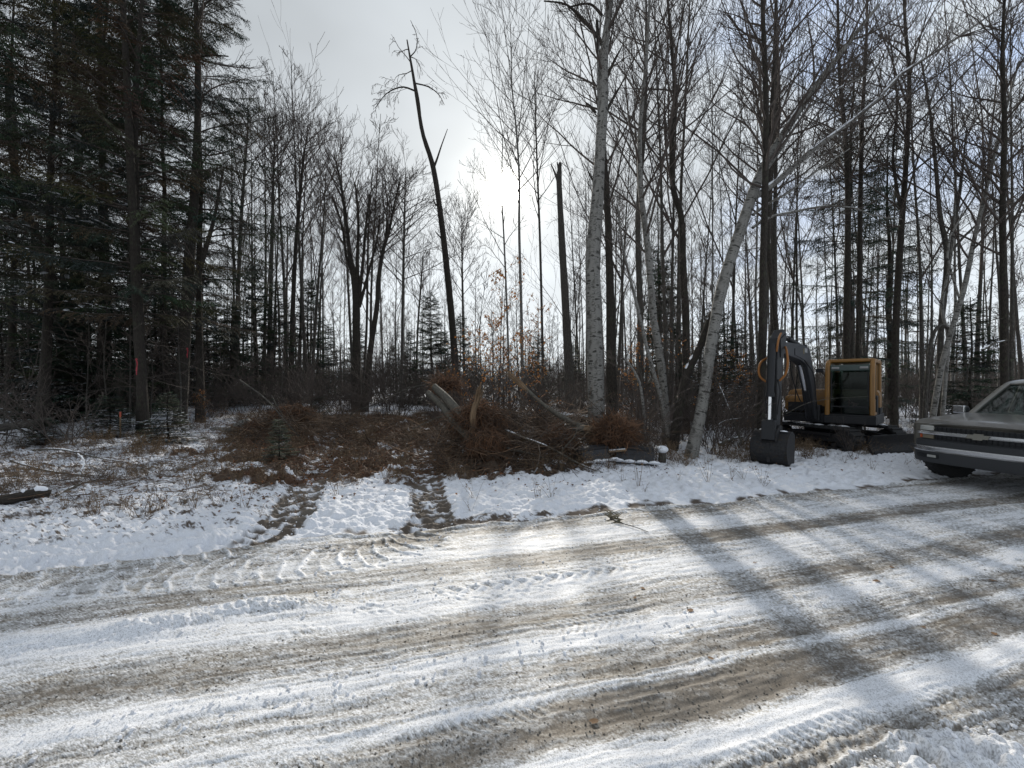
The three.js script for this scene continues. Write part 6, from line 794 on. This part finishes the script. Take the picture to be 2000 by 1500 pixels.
    for (const z of [-0.92, -4.4]) { // wheels
      const g = new THREE.LatheGeometry([[0.2, -0.12], [0.34, -0.13], [0.375, -0.1], [0.385, -0.05], [0.386, 0.05], [0.375, 0.1], [0.34, 0.13], [0.2, 0.12]].map(([r, y]) => new THREE.Vector2(r, y)), 36); g.rotateZ(Math.PI / 2); const wheel = add('wheel', g, M.rubber); wheel.position.set(s * 0.83, 0.383, z); if (z > -2) wheel.rotation.y = -0.42;
      const rim = new THREE.LatheGeometry([[0.0, 0.03], [0.06, 0.05], [0.07, 0.03], [0.17, 0.04], [0.21, 0.11], [0.215, -0.1]].map(([r, y]) => new THREE.Vector2(r, y)), 28); rim.rotateZ(s > 0 ? -Math.PI / 2 : Math.PI / 2); add('rim', rim, M.bumper, wheel);
      const tg = new RoundedBoxGeometry(0.09, 0.012, 0.028, 1, 0.003); for (let k = 0; k < 30; k++) for (const c of [-1, 1]) { const a = (k + (c > 0 ? 0.5 : 0)) / 30 * 6.283, q = add('tread_block', tg, M.rubber, wheel); q.position.set(c * 0.056, Math.cos(a) * 0.388, Math.sin(a) * 0.388); q.rotation.x = a; }
    }
  }
  { const rings = []; for (let k = 0; k <= 8; k++) { const t = k / 8, z = lerp(-2.24, -3.42, t), row = []; for (let q = 0; q <= 14; q++) { const x = lerp(-0.7, 0.7, q / 14), e = Math.abs(x) / 0.7; row.push(V(x, 1.765 - 0.035 * Math.pow(Math.abs(t - 0.5) * 2, 4) - 0.045 * Math.pow(e, 4), z)); } for (let q = 14; q >= 0; q--) row.push(V(lerp(-0.7, 0.7, q / 14), 1.69, z)); rings.push(row); } add('roof', loftRings(rings, true, true, 0.6), M.paint); }
  { const w = new Geo(), n = 10; for (let k = 0; k < n; k++) { const xa = lerp(-1, 1, k / n), xb = lerp(-1, 1, (k + 1) / n), f = (x, t) => V(x * lerp(0.84, 0.67, t), lerp(1.115, 1.7, t), lerp(-1.47, -2.22, t) - 0.07 * x * x); w.quad(f(xa, 0), f(xb, 0), f(xb, 1), f(xa, 1)); } const ws = w.build('windshield', M.shield, truck); add('glass_edge', rod(V(-0.66, 1.69, -2.27), V(0.66, 1.69, -2.27), 0.022, 8), M.trim, ws);
    for (const [a, b] of [[V(-0.62, 1.155, -1.52), V(0.02, 1.115, -1.44)], [V(0.0, 1.15, -1.5), V(0.62, 1.112, -1.44)]]) { const wi = add('wiper', rod(a, b, 0.011, 8), M.trim); add('wiper_arm', rod(V(b.x, b.y + 0.01, b.z + 0.01), V(lerp(a.x, b.x, 0.55), lerp(a.y, b.y, 0.55) + 0.02, lerp(a.z, b.z, 0.55) + 0.012), 0.009, 8), M.trim, wi); } }
  { const r = new Geo(); r.quad(V(-0.8, 1.13, -3.68), V(0.8, 1.13, -3.68), V(0.66, 1.68, -3.42), V(-0.66, 1.68, -3.42)); r.build('rear_window', M.shield, truck); }
  add('dashboard', box(1.56, 0.16, 0.5, 0, 1.04, -1.78, 0.05), M.trim); add('cab_interior', box(1.6, 0.5, 1.5, 0, 0.86, -2.75, 0.05), M.trim);
  for (const x of [-0.42, 0.42]) { const st = add('seat', box(0.5, 0.62, 0.16, x, 1.25, -2.72, 0.06), M.trim); add('headrest', box(0.26, 0.16, 0.1, x, 1.6, -2.74, 0.04), M.trim, st); }
  add('steering_wheel', new THREE.TorusGeometry(0.19, 0.015, 8, 24).rotateX(-0.4).translate(0.42, 1.15, -2.08), M.trim);
  add('bed_floor', box(1.5, 0.04, 1.5, 0, 1.135, -4.5, 0.01), M.trim); add('chassis', box(1.5, 0.2, 4.6, 0, 0.42, -2.8, 0.03), M.trim); add('tailgate', box(1.7, 0.5, 0.03, 0, 0.85, -5.37, 0.01), M.paint);
  for (const s of [-1, 1]) add('wheel_well', box(0.4, 0.5, 1.0, s * 0.7, 0.68, -0.92, 0.05), M.black);
}

renderer.render(scene, camera);
